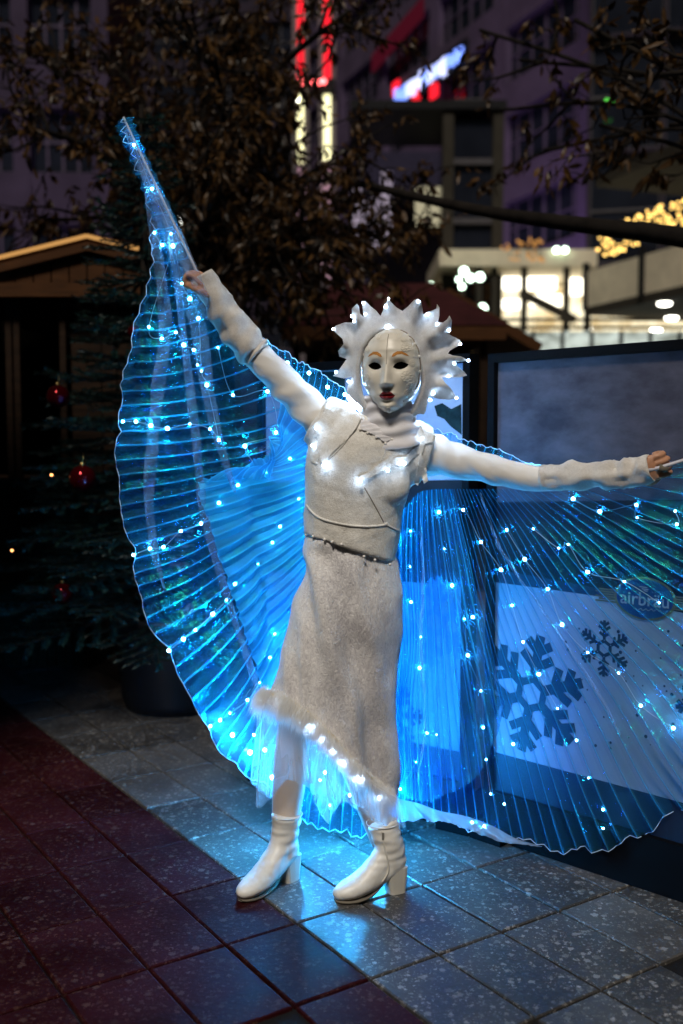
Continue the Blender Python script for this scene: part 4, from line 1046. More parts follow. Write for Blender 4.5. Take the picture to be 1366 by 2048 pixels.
# ---- jacket
rows = [(1070,1127,609,788,.118),(1034,1088,609,797,.12),(992,1034,609,804,.125),(945,988,610,815,.135),(905,948,614,832,.138),(868,906,622,846,.128),(842,876,641,848,.11),(824,862,664,842,.09),(818,856,680,836,.08)]
V, F = [], []; n = 40; fine = []
for i in range(len(rows)-1):
    for s_ in range(4):
        fine.append([lerp(a, b, s_/4) for a, b in zip(rows[i], rows[i+1])])
fine.append(list(rows[-1]))
for yl, yr, xl, xr_, hd in fine:
    for j in range(n):
        a = 2*math.pi*j/n; ca, sa = math.cos(a), math.sin(a)
        k = (ca+1)/2; x = (xl+xr_)/2+ca*(xr_-xl)/2; y = lerp(yl, yr, k)
        f = abs(sa)**.75*(1 if sa > 0 else -1)
        V.append(pt(x, y, 3.065 - f*hd))
for i in range(len(fine)-1):
    for j in range(n): F.append((i*n+j, i*n+(j+1)%n, (i+1)*n+(j+1)%n, (i+1)*n+j))
F.append(tuple(range(n-1,-1,-1))); F.append(tuple(range((len(fine)-1)*n, len(fine)*n)))
jk = [(V, F),
      tube([pt(690,865,3.07), pt(655,850,3.07), pt(633,836,3.07)], [(.085,.085),(.088,.088),(.080,.082)], 24),
      tube([pt(795,905,3.08), pt(830,905,3.09), pt(850,910,3.095)], [(.10,.10),(.10,.10),(.092,.092)], 24),
      ball(pt(684,955,2.985), .07, 16, 10, (1.15,.62,1.0)), ball(pt(768,968,2.985), .07, 16, 10, (1.15,.62,1.0))]
jk = remesh(merge(*jk), .0065, 7)
jk = displace(jk, lambda c, nn: .0045*noise.noise(c*11) + .0022*noise.noise(c*38) + .0009*noise.noise(c*120))
JK = obj('felt_jacket', jk, M['felt'], PER); jb = bvh(jk)
def on(tree, pts, off, n=None, fb=3.0):
    P = [hit(tree, *p, off, fb)[0] for p in pts]; return resample(P, n or len(P)*6)
def seam(pts, r, m=None, name='seam', parent=JK, tree=jb):
    P = []
    Q = resample([Vector((a,b,0)) for a,b in pts], len(pts)*7)
    for q in Q: P.append(hit(tree, q.x, q.y, 0.0005, 2.95)[0])
    return obj(name, tube(P, r, 7), m or M['felt'], parent)
seam([(613,1010),(622,1022),(636,1034),(660,1043),(700,1051),(735,1053),(764,1051),(775,1047)], .0038)
seam([(768,1047),(785,1056),(799,1062)], .0032)
seam([(729,975),(745,1003),(760,1030),(767,1044)], .0016, M['braid'])
seam([(705,862),(690,885),(672,905),(655,920),(650,926)], .0030)
seam([(771,884),(769,905),(760,925)], .0018)
# pearls along the neckline and hem
pm = mesh('pearl', *ball(Vector(), .0045, 10, 7), M['pearl'])
for px, py in ((612,1072),(626,1075),(649,1081),(664,1086),(683,1091),(728,1115),(750,1122),(780,1131),(720,861),(735,868),(752,877),(771,889),(784,881),(798,873),(816,864)):
    p, _ = hit(jb, px, py-2, .003, 2.95); link('pearl', pm, JK, p)
# felt leaf appliques with pointed lobes
def applique(poly, off, lift, name='leaf_applique'):
    P, T = fill2d(poly, 4.5); V = []
    cx = sum(p[0] for p in poly)/len(poly); cyy = sum(p[1] for p in poly)/len(poly); R0 = max(math.hypot(p[0]-cx,p[1]-cyy) for p in poly)
    for x, y in P:
        q, _ = hit(jb, x, y, 0, 3.0); d_ = math.hypot(x-cx, y-cyy)/R0
        V.append(q - ray(x,y).normalized()*(off*.55 + lift*.4*d_**2 + .003*noise.noise(Vector((x*.06,y*.06,2)))))
    VF = shell(V, T, lambda i: ray(*P[i]).normalized()*.0035)
    return obj(name, VF, M['felt'], JK)
applique([(652,800),(664,822),(700,812),(722,838),(712,858),(690,884),(664,906),(648,928),(640,925),(636,905),(630,893),(637,880),(626,872),(632,856),(624,850),(640,838),(646,820)], .006, .012)
applique([(838,850),(858,862),(872,872),(866,886),(850,888),(846,905),(828,915),(818,928),(800,934),(790,930),(776,944),(770,938),(745,955),(722,960),(716,955),(735,945),(760,925),(776,916),(776,906),(792,914),(812,912),(822,900),(838,890),(836,876),(848,868)], .006, .016)
applique([(842,905),(852,930),(856,962),(848,968),(842,950),(836,972),(828,966),(834,940),(836,915)], .006, .010)
applique([(636,884),(640,905),(634,930),(622,925),(616,905),(624,890)], .004, .006)
# ---- gathered turtleneck
n = 40; V, F = [], []
prof = [(803,.062),(812,.068),(822,.070),(832,.073),(842,.076),(852,.079),(862,.078),(870,.070)]
nk = 36
for i in range(nk):
    t = i/(nk-1); yy = lerp(788, 884, t); r_ = tab(t, [(0,.066),(.1,.077),(.5,.081),(.8,.088),(1,.10)])
    for j in range(n):
        a = 2*math.pi*j/n
        w_ = .0040*math.sin(t*26 + 2.2*math.sin(a*1.0+.6) + 1.4*noise.noise(Vector((math.cos(a)*1.5, math.sin(a)*1.5, t*2))))
        p = pt(778 - 6*(1-t) + 3*t, yy - 4*math.cos(a) , 3.022 + .012*t)
        V.append(p + Vector((math.cos(a)*(r_+w_), -math.sin(a)*(r_+w_)*.95, -.022*math.sin(a)*t*t)))
for i in range(nk-1):
    for j in range(n): F.append((i*n+j, i*n+(j+1)%n, (i+1)*n+(j+1)%n, (i+1)*n+j))
M['collar'] = pmat('collar_jersey', (.76,.74,.76), .85, var=.06, bump=.2, bscale=300); obj('turtleneck_collar', (V, F), M['collar'], PER)

# wrinkled jersey bib in the V neckline
P, T = fill2d([(722,836),(745,846),(778,850),(808,846),(832,834),(834,850),(815,860),(795,870),(771,886),(752,873),(735,864),(720,858)], 3.5); V = []
for x, y in P:
    q, _ = hit(jb, x, y, 0, 3.0); V.append(q - ray(x,y).normalized()*(.005 + .0030*math.sin(y*.75 - .012*(x-772)**2*.12) + .002*noise.noise(Vector((x*.1,y*.1,3)))))
obj('neck_bib', shell(V, T, lambda i: ray(*P[i]).normalized()*.006), M['collar'], PER)
# ---- mask
WZ = [(-.137,.004),(-.130,.024),(-.115,.043),(-.085,.066),(-.045,.083),(0,.089),(.045,.083),(.075,.068),(.096,.047),(.108,.026),(.113,.004)]
DZ = [(-.137,.066),(-.130,.082),(-.115,.092),(-.085,.096),(-.045,.096),(0,.093),(.045,.091),(.075,.077),(.096,.058),(.108,.042),(.113,.034)]
def g2(x, z, cx, cz, sx, sz): return math.exp(-((x-cx)/sx)**2 - ((z-cz)/sz)**2)
def mfeat(x, z):
    ax = abs(x)
    f = .0045*g2(ax,z,.030,.026,.026,.011) - .015*g2(ax,z,.037,.000,.020,.0125) + .006*g2(ax,z,.050,-.036,.022,.022)
    br = sst(.022,-.046,z)*(1-sst(-.050,-.072,z)); f += (.006+.019*br)*math.exp(-(x/lerp(.0085,.0135,br))**2)*sst(.03,.0,z)*(1-sst(-.050,-.074,z))
    f += .008*g2(x,z,0,-.050,.012,.009) + .007*g2(ax,z,.0125,-.054,.007,.007)
    f -= .004*g2(x,z,0,-.070,.006,.006)
    f += .0085*g2(x,z,0,-.080,.017,.0055) + .010*g2(x,z,0,-.0925,.014,.0060) - .005*g2(x,z,0,-.0862,.020,.0018) - .004*g2(x,z,0,-.104,.016,.005)
    f += .008*g2(x,z,0,-.120,.020,.012) + .003*g2(x,z,0,.07,.05,.03)
    return f
YAW = Matrix.Rotation(R(-13.0), 3, 'Z') @ Matrix.Rotation(R(2.0), 3, 'X')
MO = pt(785, 734, 3.0)
def msurf(x, z, off=0.0):
    """mask surface at local x,z"""
    w_ = tab(z, WZ); d = tab(z, DZ); s_ = max(-1, min(1, x/max(w_,1e-4)))
    y = -d*math.sqrt(max(0, 1-s_*s_))**.82
    y -= mfeat(x, z)*sst(1.0,.75,abs(s_))
    return MO + YAW @ Vector((x, y-off, z))
V, F = [], []; nz, nx = 150, 110
for i in range(nz):
    z = lerp(-.137, .113, i/(nz-1)); w_ = tab(z, WZ)
    for j in range(nx):
        th = lerp(-1, 1, j/(nx-1)); x = w_*math.sin(th*math.pi/2)
        V.append(msurf(x, z))
for i in range(nz-1):
    for j in range(nx-1): F.append((i*nx+j, i*nx+j+1, (i+1)*nx+j+1, (i+1)*nx+j))
MASK = obj('mask', (V, F), M['mask'], PER); mb = bvh((V, F))
def mpatch(name, poly, m, off=.0006, step=.0022, parent=None):
    P, T = fill2d(poly, step); return obj(name, ([msurf(x, z, off) for x, z in P], T), m, parent or MASK)
def ell(cx, cz, rx, rz, n=24, pw=1.0): return [(cx+rx*math.cos(2*math.pi*k/n), cz+rz*math.copysign(abs(math.sin(2*math.pi*k/n))**pw, math.sin(2*math.pi*k/n))) for k in range(n)]
for sg in (-1, 1):
    mpatch('eye_shade_patch', [(sg*a, b) for a, b in ((.017,-.0045),(.021,.0035),(.030,.0095),(.040,.0115),(.050,.009),(.060,.004),(.056,-.002),(.048,-.0075),(.038,-.0105),(.027,-.0095))], M['eyehole'], .0008)  # black patch paints the dark of the eye hole; surface stays closed
    mpatch('eyebrow', [(sg*a, b) for a, b in ((.014,.025),(.018,.034),(.029,.041),(.042,.0415),(.054,.035),(.062,.027),(.054,.0290),(.042,.0335),(.030,.0315),(.022,.0265))], M['brow'], .0008)
mpatch('lips', [(-.0235,-.0865),(-.015,-.078),(-.006,-.0735),(0,-.0755),(.006,-.0735),(.015,-.078),(.0235,-.0865),(.016,-.0945),(.008,-.0985),(0,-.0995),(-.008,-.0985),(-.016,-.0945)], M['lips'], .0009, .0016)
mpatch('mouth_line', [(-.019,-.0862),(0,-.0850),(.019,-.0862),(0,-.0874)], M['eyehole'], .0013, .0016)
P = [msurf(0, lerp(.093,.004,k/20), .0006) for k in range(21)]; obj('centre_cord', tube(P, .0009, 6), M['braid'], MASK)
rl2 = random.Random(12)
def ring_at(cx, cz, r_, tr=.0012, n=10): return tube([msurf(cx+r_*math.cos(2*math.pi*k/n), cz+r_*math.sin(2*math.pi*k/n), .0009) for k in range(n+1)], tr, 5, cap=False)
def flower(cx, cz, r_, n=9):
    parts = [ring_at(cx, cz, r_*.28)]
    for k in range(n):
        a = 2*math.pi*k/n; parts.append(ring_at(cx+r_*.68*math.cos(a), cz+r_*.68*math.sin(a), r_*.27, .0011, 8))
    return obj('lace_flower', merge(*parts), M['lace'], MASK)
for cx, cz, r_ in ((.052,.054,.0145),(.055,-.030,.0165),(-.066,.050,.011),(-.064,-.032,.012),(.066,-.060,.012),(.070,.008,.009),(.030,.088,.0085),(-.030,.086,.008),(.044,.076,.0075),(.058,-.078,.010),(-.062,-.062,.008),(0.004,-.128,.008)): flower(cx, cz, r_)
parts = []
for k in range(70):
    z = rl2.uniform(-.105,.085); w_ = tab(z, WZ); x = w_*rl2.uniform(.86,.97)*(1 if rl2.random() < .72 else -1)
    parts.append(ring_at(x, z, rl2.uniform(.0018,.0035), .0007, 7))
tag(obj('lace_edging', merge(*parts), M['lace'], MASK), kind='stuff')
edge = [];
for k in range(61):
    t = k/60; z = lerp(-.085, .108, math.sin(t*math.pi)) ; w_ = tab(z, WZ)*.985; edge.append(msurf(w_*(-1 if t < .5 else 1)*1.0, z, .002))
obj('braid_edging', tube(edge[2:28]+edge[33:59], .0030, 7), M['braid'], MASK)
for k in range(3, 59, 5):
    if 26 < k < 34: continue
    link('pearl', pm, MASK, edge[k]+Vector((0,-.003,0)))

# ---- spiked headdress
outer = [(744,836),(728,822),(716,806),(700,794),(694,785),(695,772),(704,754),(688,757),(666,752),(676,742),(687,727),(693,718),(679,713),(676,702),(687,688),(685,678),(672,666),(665,658),(672,651),(689,645),(706,645),(704,630),(704,617),(714,607),(718,613),(720,627),(727,634),(726,621),(723,602),(731,602),(742,613),(752,621),(761,632),(766,621),(768,611),(774,603),(776,596),(783,605),(793,615),(805,622),(816,613),(828,600),(836,597),(842,602),(845,617),(847,629),(853,625),(865,621),(873,617),(874,608),(879,615),(879,631),(876,644),(886,645),(894,639),(899,631),(904,641),(902,658),(899,669),(908,674),(920,680),(923,687),(914,693),(900,701),(896,707),(906,711),(922,713),(938,721),(918,724),(908,723),(916,733),(929,744),(934,751),(920,755),(904,755),(884,755),(889,764),(902,777),(914,795),(902,799),(883,799),(859,793),(855,806),(852,822),(848,829),(838,828),(820,836)]
inner = [(822,818),(832,798),(838,784),(842,765),(841,740),(830,703),(812,677),(793,664),(776,659),(759,664),(744,675),(729,697),(721,735),(722,765),(727,790),(740,815)]
P, T = fill2d(outer+inner, 3.6)
segs = list(zip(inner, inner[1:]))
def dseg(x, y, a, b):
    ux, uy = b[0]-a[0], b[1]-a[1]; t = max(0, min(1, ((x-a[0])*ux+(y-a[1])*uy)/(ux*ux+uy*uy))); return math.hypot(x-a[0]-t*ux, y-a[1]-t*uy)
V = []
for x, y in P:
    d_ = min(dseg(x, y, a, b) for a, b in segs); ang = math.atan2(y-740, x-780)
    Yd = tab(d_, [(0,2.992),(3,2.980),(8,2.978),(18,2.992),(34,3.014),(60,3.020),(90,2.998),(130,2.955)])
    Yd += .024*sst(14,55,d_)*math.sin(ang*13+1.0) + .012*sst(8,50,d_)*noise.noise(Vector((x*.03,y*.03,0)))
    V.append(pt(x, y, Yd))
HD = obj('headdress', shell(V, T, lambda i: ray(*P[i]).normalized()*.003), M['felt_head'], PER); hb = bvh((V, T))
V, F = ball(pt(784,736,3.085), .108, 24, 16, (.90,.85,1.12)); obj('hood', (V, F), M['felt_head'], HD)
# ---- leds on costume
ledm = mesh('led', *ball(Vector(), .0040, 8, 6), M['ledw']); ledhm = mesh('led', *ball(Vector(), .0042, 8, 6), M['ledh'])
for px, py, s_ in ((667,658,1),(704,632,1.1),(727,606,1),(777,597,.8),(772,613,1.2),(777,654,1.9),(836,603,1),(855,628,1.1),(874,648,1),(898,661,1),(921,688,.9),(937,721,1),(909,727,1),(897,752,1),(913,796,1),(866,786,1.3),(672,744,1),(697,763,1),(731,628,.9),(708,643,.8)):
    p, _ = hit(hb, px, py, .004, 2.99); o = link('led', ledm, HD, p); o.scale = (s_,)*3
for px, py, s_ in ((648,931,1.5),(720,962,1.4),(776,941,1.2),(808,927,1.6),(632,856,1.1),(624,891,1),(660,806,1.2),(845,876,.9),(884,874,1)):
    p, _ = hit(jb, px, py, .022, 2.98); o = link('led', ledm, JK, p); o.scale = (s_,)*3
for px, py in ((712,812),(704,806),(722,818),(700,795)):
    o = link('led', ledm, HD, pt(px, py, 3.035)); o.scale = (2.4,)*3
# lights behind the petals, glowing through the felt
for px, py in ((690,655),(712,640),(740,622),(775,625),(815,625),(850,640),(880,655),(895,690),(905,725),(905,748),(895,785),(860,800),(845,815),(690,745),(692,705),(705,775)):
    o = link('led', ledhm, HD, pt(px, py, 3.060)); o.scale = (1.0,)*3
for px, py, s_ in ((540,1392,1.5),(521,1394,1.2),(595,1429,1.6),(645,1474,1.3),(685,1520,1.5),(717,1553,1.7),(757,1590,1.2),(508,1465,1.2),(560,1402,1),(620,1450,1.2),(665,1497,1.2)):
    h = skb.ray_cast(CAM, ray(px, min(py-4, hem_y(px)-3)).normalized()); yy = h[0].y if h[0] is not None else 3.0
    o = link('led', ledhm, FUR, pt(px, py+5, yy-.020)); o.scale = (s_*.52,)*3

# ---- ankle boots
def boot(toe, heel, lean, leg_dir):
    f = Vector((toe.x-heel.x, toe.y-heel.y, 0)); Ln = f.length; f.normalize(); s_ = f.cross(Z_); k = Ln/.262
    def L(x, y, z): return heel + f*(x*k) + s_*y + Z_*z
    hb_ = .038
    # profile rings from toe tip to heel back: (x centre, z centre, half width, half height)
    foot = tube([L(.262,0,.020), L(.255,0,.024), L(.235,0,.029), L(.205,0,.034), L(.17,0,.042), L(.13,0,.055), L(.09,0,.070), L(.05,0,.083), L(.02,0,.092), L(.004,0,.095)],
                [(.010,.008),(.022,.016),(.034,.023),(.041,.029),(.044,.034),(.040,.038),(.036,.039),(.035,.038),(.033,.036),(.022,.026)], 22, s_)
    an = Vector((leg_dir.x, leg_dir.y, leg_dir.z)); an = an/an.z
    shaft = tube([L(.045,0,.085), L(.048,0,.11)+an*.0, L(.050,0,.14), L(.050,0,.14)+an*.04, L(.050,0,.14)+an*.075], [(.038,.050),(.038,.049),(.040,.046),(.043,.046),(.046,.049)], 22, s_)
    inst = tube([L(.055,0,.135), L(.09,0,.098), L(.13,0,.066), L(.17,0,.046)], [(.036,.034),(.036,.036),(.040,.034),(.042,.030)], 18, s_)
    vf = remesh(merge(foot, shaft, inst), .0045, 7)
    ctr = L(.06,0,.13)
    vf = displace(vf, lambda c, n: .0045*noise.noise(Vector((c.x*16, c.y*16, c.z*60)))*sst(.07,.12,c.z) + .0012*noise.noise(c*60))
    # trim anything below the sole plane
    V = [Vector((v.x, v.y, max(v.z, .006))) for v in vf[0]]
    B = obj('boot', (V, vf[1]), M['leather'], PER); bt = bvh((V, vf[1]))
    # sole
    P = []; xs = [lerp(.258,.09,i/14) for i in range(15)]
    wv = lambda x: tab(x, [(.09,.026),(.13,.036),(.18,.043),(.22,.038),(.245,.026),(.258,.010)])
    zv = lambda x: tab(x, [(.09,.032),(.12,.016),(.15,.006),(.20,.002),(.258,.004)])
    V = []; F = []
    for x in xs:
        for y, dz in ((-1,0),(1,0),(1,.006),(-1,.006)): V.append(L(x, y*wv(x)*.86, zv(x)+dz))
    for i in range(14):
        for q in range(4): F.append((i*4+q, i*4+(q+1)%4, i*4+4+(q+1)%4, i*4+4+q))
    F += [(0,1,2,3),(59,58,57,56)]
    obj('sole', (V, F), M['sole'], B)
    # block heel
    V = []; n = 16
    for z, x0, x1, w_ in ((0,.000,.062,.028),(.006,.000,.062,.028),(.035,-.003,.068,.030),(.080,-.008,.082,.032)):
        for k2 in range(n):
            a = 2*math.pi*k2/n; c_, s2 = math.cos(a), math.sin(a)
            V.append(L((x0+x1)/2+(x1-x0)/2*math.copysign(abs(c_)**.45, c_), w_*math.copysign(abs(s2)**.45, s2), z))
    F = [(i*n+q, i*n+(q+1)%n, (i+1)*n+(q+1)%n, (i+1)*n+q) for i in range(3) for q in range(n)] + [tuple(range(n-1,-1,-1)), tuple(range(3*n,4*n))]
    obj('heel', (V, F), M['heel'], B, False)
    # rim of the shaft
    c = L(.050,0,.14)+an*.075; rim = [c + s_*.047*math.cos(a*math.pi/12) + f*.050*math.sin(a*math.pi/12) for a in range(25)]
    obj('shaft_rim', tube(rim, .0016, 6), M['leather'], B)
    return B, L, bt
bR = boot(gnd(478,1806), gnd(590,1752), 0, kneeR-ankR)
bL = boot(gnd(668,1806), gnd(806,1778), 0, kneeL-ankL)
zp_ = []
for px, py in ((764,1662),(768,1690),(774,1715),(777,1740),(770,1756),(764,1764)):
    zp_.append(hit(bL[2], px, py, .001, 3.0)[0])
z_ = obj('zip', tube(resample(zp_, 24), .0028, 6), M['heel'], bL[0])
obj('zip_puller', obox(hit(bL[2], 766, 1672, .004, 3.0)[0], Vector((.0035,0,0)), Vector((0,.0015,0)), Vector((0,0,.010))), M['metal_zip'], bL[0], False)

# ================================================================== WING CAPE
CAPE = thing('wing_cape', (fR+fL)/2+Vector((0,.25,0)), 'iridescent pleated blue wing cape sewn with tiny white lights, held open on sticks', 'wings')
def wing(name, keys, npl, nv, amp0, amp1, fold=None, bill=.05, seed=0, m=None, scal=.016, trim=True):
    I = [pt(*k[0]) for k in keys]; H = [pt(*k[1]) for k in keys]; spp = 4; nu = npl*spp+1
    def base(u, v):
        a, b = crom(I, u), crom(H, u); L = (b-a).length
        return a.lerp(b, v) + Vector((0, bill*math.sin(v*math.pi)*(1 + .8*noise.noise(Vector((u*3,v*2,seed)))), -bill*.6*math.sin(v*math.pi)*min(1,L)))
    V, UV, F = [], [], []
    for i in range(nu):
        u = i/(nu-1)
        for j in range(nv):
            v = j/(nv-1); ve, dn = v, 0.0
            if fold:
                A, Bn, fq, ph = fold; w_ = math.sin(math.pi*min(1, max(0, v)))**.5
                q = 2*math.pi*fq*v + ph + 1.3*math.sin(u*4.2+seed) + 2.0*noise.noise(Vector((u*2.5, v*.8, seed+5)))
                amp = w_*(.45+.55*noise.noise(Vector((u*3.3, 0, seed+9)))+.25)
                ve = v + A*amp*math.sin(q); dn = Bn*amp*math.cos(q)
            p = base(u, ve)
            e = .004; du = base(min(1,u+e), ve)-base(max(0,u-e), ve); dv = base(u, min(1,ve+e))-base(u, max(0,ve-e))
            n_ = du.cross(dv); n_ = n_.normalized() if n_.length > 1e-9 else Vector((0,-1,0))
            if n_.y > 0: n_ = -n_
            ph_ = (i % spp)/spp; zig = abs(ph_*2-1)*2-1
            am = lerp(amp0, amp1, v)*(1+.5*noise.noise(Vector((u*20, v*5, seed))))
            ruf = .007*sst(.8,1,v)*math.sin(u*npl*.42*6.28+3*noise.noise(Vector((u*12,seed,8)))) + .012*sst(.7,1,v)*noise.noise(Vector((u*14,v*3,seed+2)))
            V.append(p + n_*(am*zig + dn + ruf) + Vector((0,0,.008*sst(.85,1,v)*noise.noise(Vector((u*30,seed,1)))))); UV.append((i/spp, v))
            hd_ = (crom(H,u)-crom(I,u)); V[-1] = V[-1] + hd_.normalized()*scal*sst(.72,1,v)*(abs(math.sin(u*npl*.5*math.pi*.55+2.5*noise.noise(Vector((u*8,seed,13)))))-.5 + 1.2*noise.noise(Vector((u*9,seed,3))))*min(1,hd_.length*4)
    for i in range(nu-1):
        for j in range(nv-1): F.append((i*nv+j, (i+1)*nv+j, (i+1)*nv+j+1, i*nv+j+1))
    o = obj(name, (V, F), m or M['film'], CAPE, False, UV)
    hemv = [V[i*nv+nv-1] for i in range(nu)]
    if trim: obj('hem_trim', tube(hemv, .0012, 5), M['trim'], o)
    return o, (V, F)
kl = [((246,234,3.07),(242,236,3.08)),((292,335,3.07),(268,312,3.10)),((340,432,3.06),(303,440,3.12)),((394,548,3.07),(299,560,3.14)),((455,645,3.13),(262,690,3.14)),((545,742,3.18),(241,800,3.15)),
      ((640,835,3.22),(232,900,3.16)),((665,890,3.24),(247,1010,3.17)),((672,940,3.25),(269,1110,3.18)),((676,985,3.26),(288,1215,3.20)),((680,1025,3.27),(350,1340,3.22)),((684,1060,3.28),(415,1460,3.24)),((688,1085,3.29),(482,1538,3.27)),((692,1100,3.30),(545,1580,3.31)),((700,1110,3.31),(610,1640,3.36))]
wl = wing('left_wing_film', kl, 52, 72, .002, .011, (.10,.045,2.6,.4), .05, 1)
ki = [((560,800,3.19),(545,952,3.13)),((620,860,3.22),(470,962,3.12)),((665,900,3.24),(402,968,3.12)),((672,950,3.25),(420,1050,3.13)),((676,1000,3.26),(450,1150,3.14)),((680,1040,3.27),(482,1240,3.16)),((684,1070,3.28),(512,1340,3.19)),((690,1095,3.29),(550,1430,3.22))]
wing('inner_wing_film', ki, 26, 50, .002, .009, (.07,.03,1.8,.9), .02, 12, M['film_inner'], .008, False)
ki = [((790,1040,3.26),(770,1560,3.22)),((815,1010,3.23),(806,1590,3.19)),((838,985,3.2),(846,1600,3.16)),((862,980,3.18),(905,1585,3.14)),((886,978,3.165),(975,1520,3.11)),((905,978,3.16),(1010,1400,3.10))]
wing('inner_wing_film', ki, 13, 40, .002, .012, (.04,.02,1.5,.2), .015, 22, M['film_second'], .01, False)
kr = [((690,1110,3.30),(600,1640,3.36)),((730,1090,3.29),(700,1668,3.37)),((770,1060,3.27),(790,1655,3.33)),((815,1010,3.24),(812,1632,3.24)),((838,985,3.21),(860,1635,3.20)),((866,978,3.19),(940,1652,3.17)),((896,978,3.17),(1050,1686,3.13)),((926,978,3.15),(1178,1696,3.07)),((958,978,3.13),(1325,1640,2.96)),((1000,978,3.11),(1480,1545,2.82)),((1060,978,3.08),(1620,1380,2.70)),((1150,968,3.02),(1730,1180,2.62)),((1300,940,2.90),(1765,830,2.62))]
wr_ = wing('right_wing_film', kr, 58, 56, .002, .014, (.02,.022,1.6,1.0), .02, 4, M['film_right'], .022)
# film lying over the shoulders above the arms
ku = [((700,800,3.16),(712,792,3.17)),((660,800,3.17),(668,764,3.18)),((610,790,3.17),(622,735,3.18)),((565,760,3.16),(570,706,3.17)),((520,715,3.13),(522,674,3.14))]
wing('shoulder_film', ku, 16, 14, .003, .005, None, .012, 6)
ku = [((838,880,3.13),(836,848,3.14)),((880,920,3.16),(894,866,3.16)),((940,940,3.15),(955,888,3.15)),((1000,955,3.12),(1015,908,3.13)),((1075,965,3.09),(1085,936,3.09))]
wing('shoulder_film', ku, 14, 14, .003, .005, None, .012, 7)
# white rolled hem frill at the foot of the right wing
drape('hem_frill', [(722,1560,2.99),(765,1582,2.98),(800,1598,3.0),(835,1606,3.04),(880,1622,3.06),(930,1632,3.08),(985,1652,3.08),(1030,1676,3.08),(1075,1690,3.08)],
      [(745,1615,2.97),(780,1634,2.97),(806,1642,3.0),(850,1640,3.04),(895,1645,3.05),(940,1660,3.06),(990,1680,3.06),(1035,1688,3.07),(1085,1694,3.08)], M['organza'], CAPE, 80, 8, .012, 11, 2)
# bright gathered folds where the film doubles over
def foldband(path, wd, seed):
    Q = resample([Vector((a,b,c)) for a,b,c in path], 70); V, F, UV = [], [], []
    for i, q in enumerate(Q):
        for j in range(6):
            v = j/5-.5; wd_ = wd*(.12+.88*math.sin(math.pi*min(1,max(0,i/69)))**.6); V.append(pt(q.x + wd_*v + 4*noise.noise(Vector((i*.18, v, seed))), q.y, q.z - .010*math.cos(v*3.1) + .008*math.sin(i*.9+v*4))); UV.append((i/7.0, v))
    for i in range(69):
        for j in range(5): F.append((i*6+j, i*6+j+1, i*6+7+j, i*6+6+j))
    return obj('gathered_fold', (V, F), M['fold'], CAPE, True, UV)
foldband([(249,240,3.05),(275,310,3.05),(318,410,3.045),(350,500,3.04),(378,590,3.06),(398,660,3.08),(412,760,3.09),(436,870,3.10),(470,985,3.12)], 34, 1)
foldband([(262,270,3.03),(300,360,3.02),(345,455,3.0),(384,545,2.975),(404,590,2.98),(414,640,3.02)], 30, 9)
foldband([(290,345,3.08),(306,450,3.09),(322,560,3.09),(330,650,3.1),(318,760,3.1),(306,880,3.1),(298,990,3.11),(308,1100,3.13),(330,1180,3.14)], 26, 2)
foldband([(330,430,3.07),(352,560,3.08),(368,680,3.09),(386,820,3.10),(396,930,3.11),(410,1040,3.13),(450,1180,3.15),(500,1330,3.18),(520,1400,3.19)], 18, 3)
foldband([(960,985,3.06),(985,1060,3.07),(1008,1110,3.07),(1060,1185,3.06),(1110,1257,3.05),(1203,1399,3.01),(1240,1470,2.99)], 7, 4)
foldband([(838,990,3.12),(846,1150,3.13),(842,1300,3.13),(850,1440,3.13),(835,1560,3.12)], 6, 5)
# sticks
obj('wing_stick', tube([wrR.lerp(stickR0,.3), stickR0+Vector((-.004,.012,0)), stickR1+Vector((0,.02,0))], [.004,.004,.003], 8), M['stick'], CAPE)
obj('wing_stick', tube([pt(1268,946,2.87), stickL0, stickL1], [.006,.006,.004], 8), M['stick'], CAPE)
obj('stick_grip', tube([pt(1318,936,2.86), pt(1336,938,2.855)], [.012,.010], 10), M['sole'], CAPE)
# tiny lights on wires
ledwm = mesh('led', *ball(Vector(), .0044, 8, 6), M['ledb'])
tl_, tr_ = bvh(wl[1]), bvh(wr_[1])
ledrm = mesh('led', *ball(Vector(), .0040, 8, 6), M['ledr'])
def string(tree, pts, fb, wire=True):
    P = []
    for px, py in pts:
        p, _ = hit(tree, px, py, .006, fb); P.append(p)
        o = link('led', ledrm if tree is tr_ else ledwm, CAPE, p + Vector((0,-.002,0))); s_ = random.choice((.55,.7,.85,1.0,1.25)); o.scale = (s_,)*3
    if wire and len(P) > 2: obj('led_wire', tube(resample(P, len(P)*6), .0007, 4), M['wire'], CAPE)
string(tl_, [(246,843),(272,843),(302,851),(335,857),(380,848),(420,858),(438,881)], 3.15)
string(tl_, [(268,290),(304,378),(342,468),(364,567),(380,598),(397,637),(403,742),(414,770),(438,880)], 3.06)
string(tl_, [(309,466),(325,490),(346,492),(298,654),(324,677),(352,665),(368,690),(388,700),(395,730)], 3.1)
string(tl_, [(436,695),(466,790),(535,783),(552,865),(490,892),(533,945),(580,917),(598,998),(560,1053)], 3.18)
string(tl_, [(476,970),(438,1006),(402,1047),(362,1062),(327,1094),(300,1097),(267,1110)], 3.18)
string(tl_, [(545,1085),(516,1128),(470,1168),(453,1200),(426,1228),(391,1260),(367,1278),(338,1301)], 3.2)
string(tl_, [(550,1268),(540,1315),(520,1365),(495,1400),(460,1426),(421,1452)], 3.25)
sc_ = .4436
def cr(pts, ox, oy): return [(ox+a*sc_, oy+b*sc_) for a, b in pts]
string(tr_, cr([(265,325),(375,315),(455,460),(545,585),(595,745),(645,910),(715,1055),(800,1210)],760,880), 3.15)
string(tr_, cr([(138,410),(135,570),(140,730),(183,887),(178,1027),(212,1320),(163,1450),(92,1573)],760,880), 3.2)
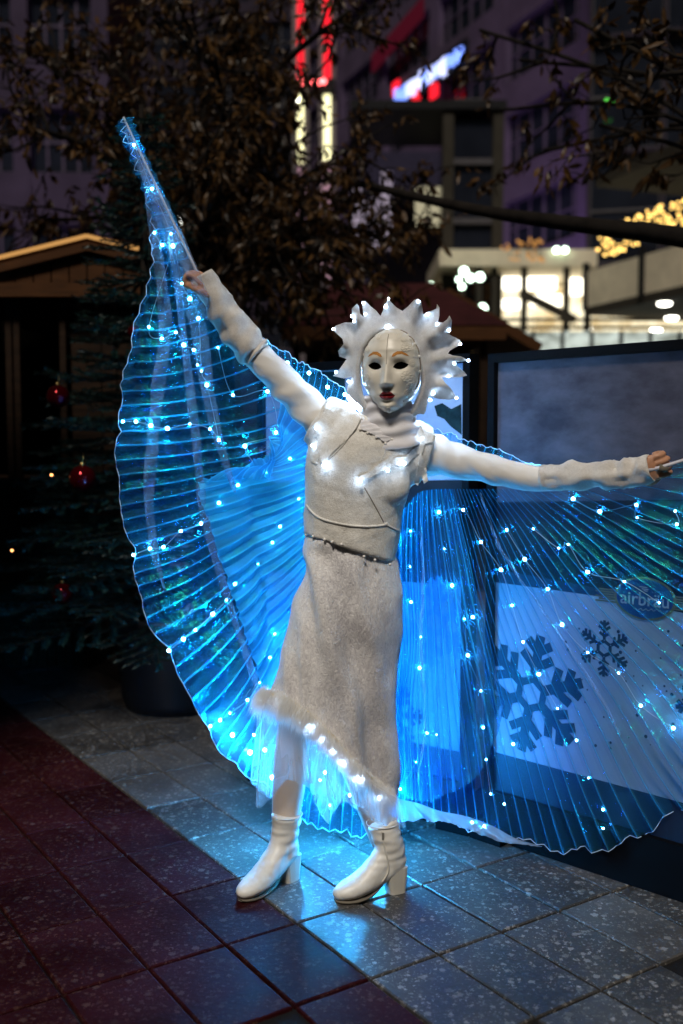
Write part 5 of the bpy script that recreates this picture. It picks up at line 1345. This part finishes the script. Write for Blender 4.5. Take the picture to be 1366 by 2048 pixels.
string(tr_, cr([(290,490),(325,655),(380,806),(395,970),(455,1130),(465,1295),(478,1440),(498,1595)],760,880), 3.18)
string(tr_, cr([(570,405),(652,537),(755,672),(820,832),(935,957),(1075,1050),(1175,1197),(1322,1298)],760,880), 3.08)
string(tr_, cr([(690,400),(805,487),(848,470),(935,595),(1100,637),(1258,733)],760,880), 3.05)
string(tr_, cr([(870,265),(990,322),(1155,292),(1158,350),(1337,380),(1330,320)],760,880), 2.98)
string(tr_, cr([(885,1353),(940,1523),(1005,1665),(1005,1750)],760,880), 3.05, False)
string(tr_, cr([(255,1328),(415,1723),(470,1740),(418,798),(600,1370),(560,1640)],760,880), 3.1, False)
string(tr_, [(640,1560),(700,1590),(660,1610),(780,1655),(740,1640)], 3.3, False)
for tree, pts in ((tl_, [(532,690),(575,722),(618,742),(655,770),(690,785)]),):
    for px, py in pts:
        o = link('led', ledwm, CAPE, pt(px, py+4, 3.13)); o.scale = (1.2,)*3
for px, py in ((850,858),(884,873),(925,892),(962,905),(1000,916),(1050,930),(1070,936)):
    o = link('led', ledwm, CAPE, pt(px, py+3, 3.09)); o.scale = (1.1,)*3

ledfm = mesh('led', *ball(Vector(), .0044, 8, 6), M['ledf'])
# added hidden lights between the dress and the film, brightening film and floor
for px, py, Y in ((640,930,3.235),(700,960,3.24),(760,980,3.24),(650,1040,3.25),(720,1060,3.25),(780,1080,3.25),(640,1150,3.26),(700,1180,3.26),(770,1200,3.26),(610,1270,3.26),(680,1300,3.27),(750,1320,3.27),(600,1380,3.27),(660,1420,3.28),(740,1440,3.28),(690,1500,3.28),(650,1545,3.28),(720,1590,3.28),(600,1480,3.28),(770,1540,3.27)):
    o = link('led', ledfm, CAPE, pt(px, py, Y)); o.scale = (.85,)*3

for px, py, Y, s_ in ((500,1505,3.32,1.7),(545,1555,3.34,1.7),(465,1470,3.30,1.5),(440,1440,3.29,1.2),(530,1500,3.30,1.2),(575,1575,3.22,1.7),(592,1610,3.26,1.7),(745,1610,3.2,1.8),(752,1640,3.24,1.8),(585,1520,3.24,1.8),(728,1560,3.22,1.8)):  # added lights hidden behind legs and wing to brighten the paving
    o = link('led', ledfm, CAPE, pt(px, py, Y)); o.scale = (s_,)*3
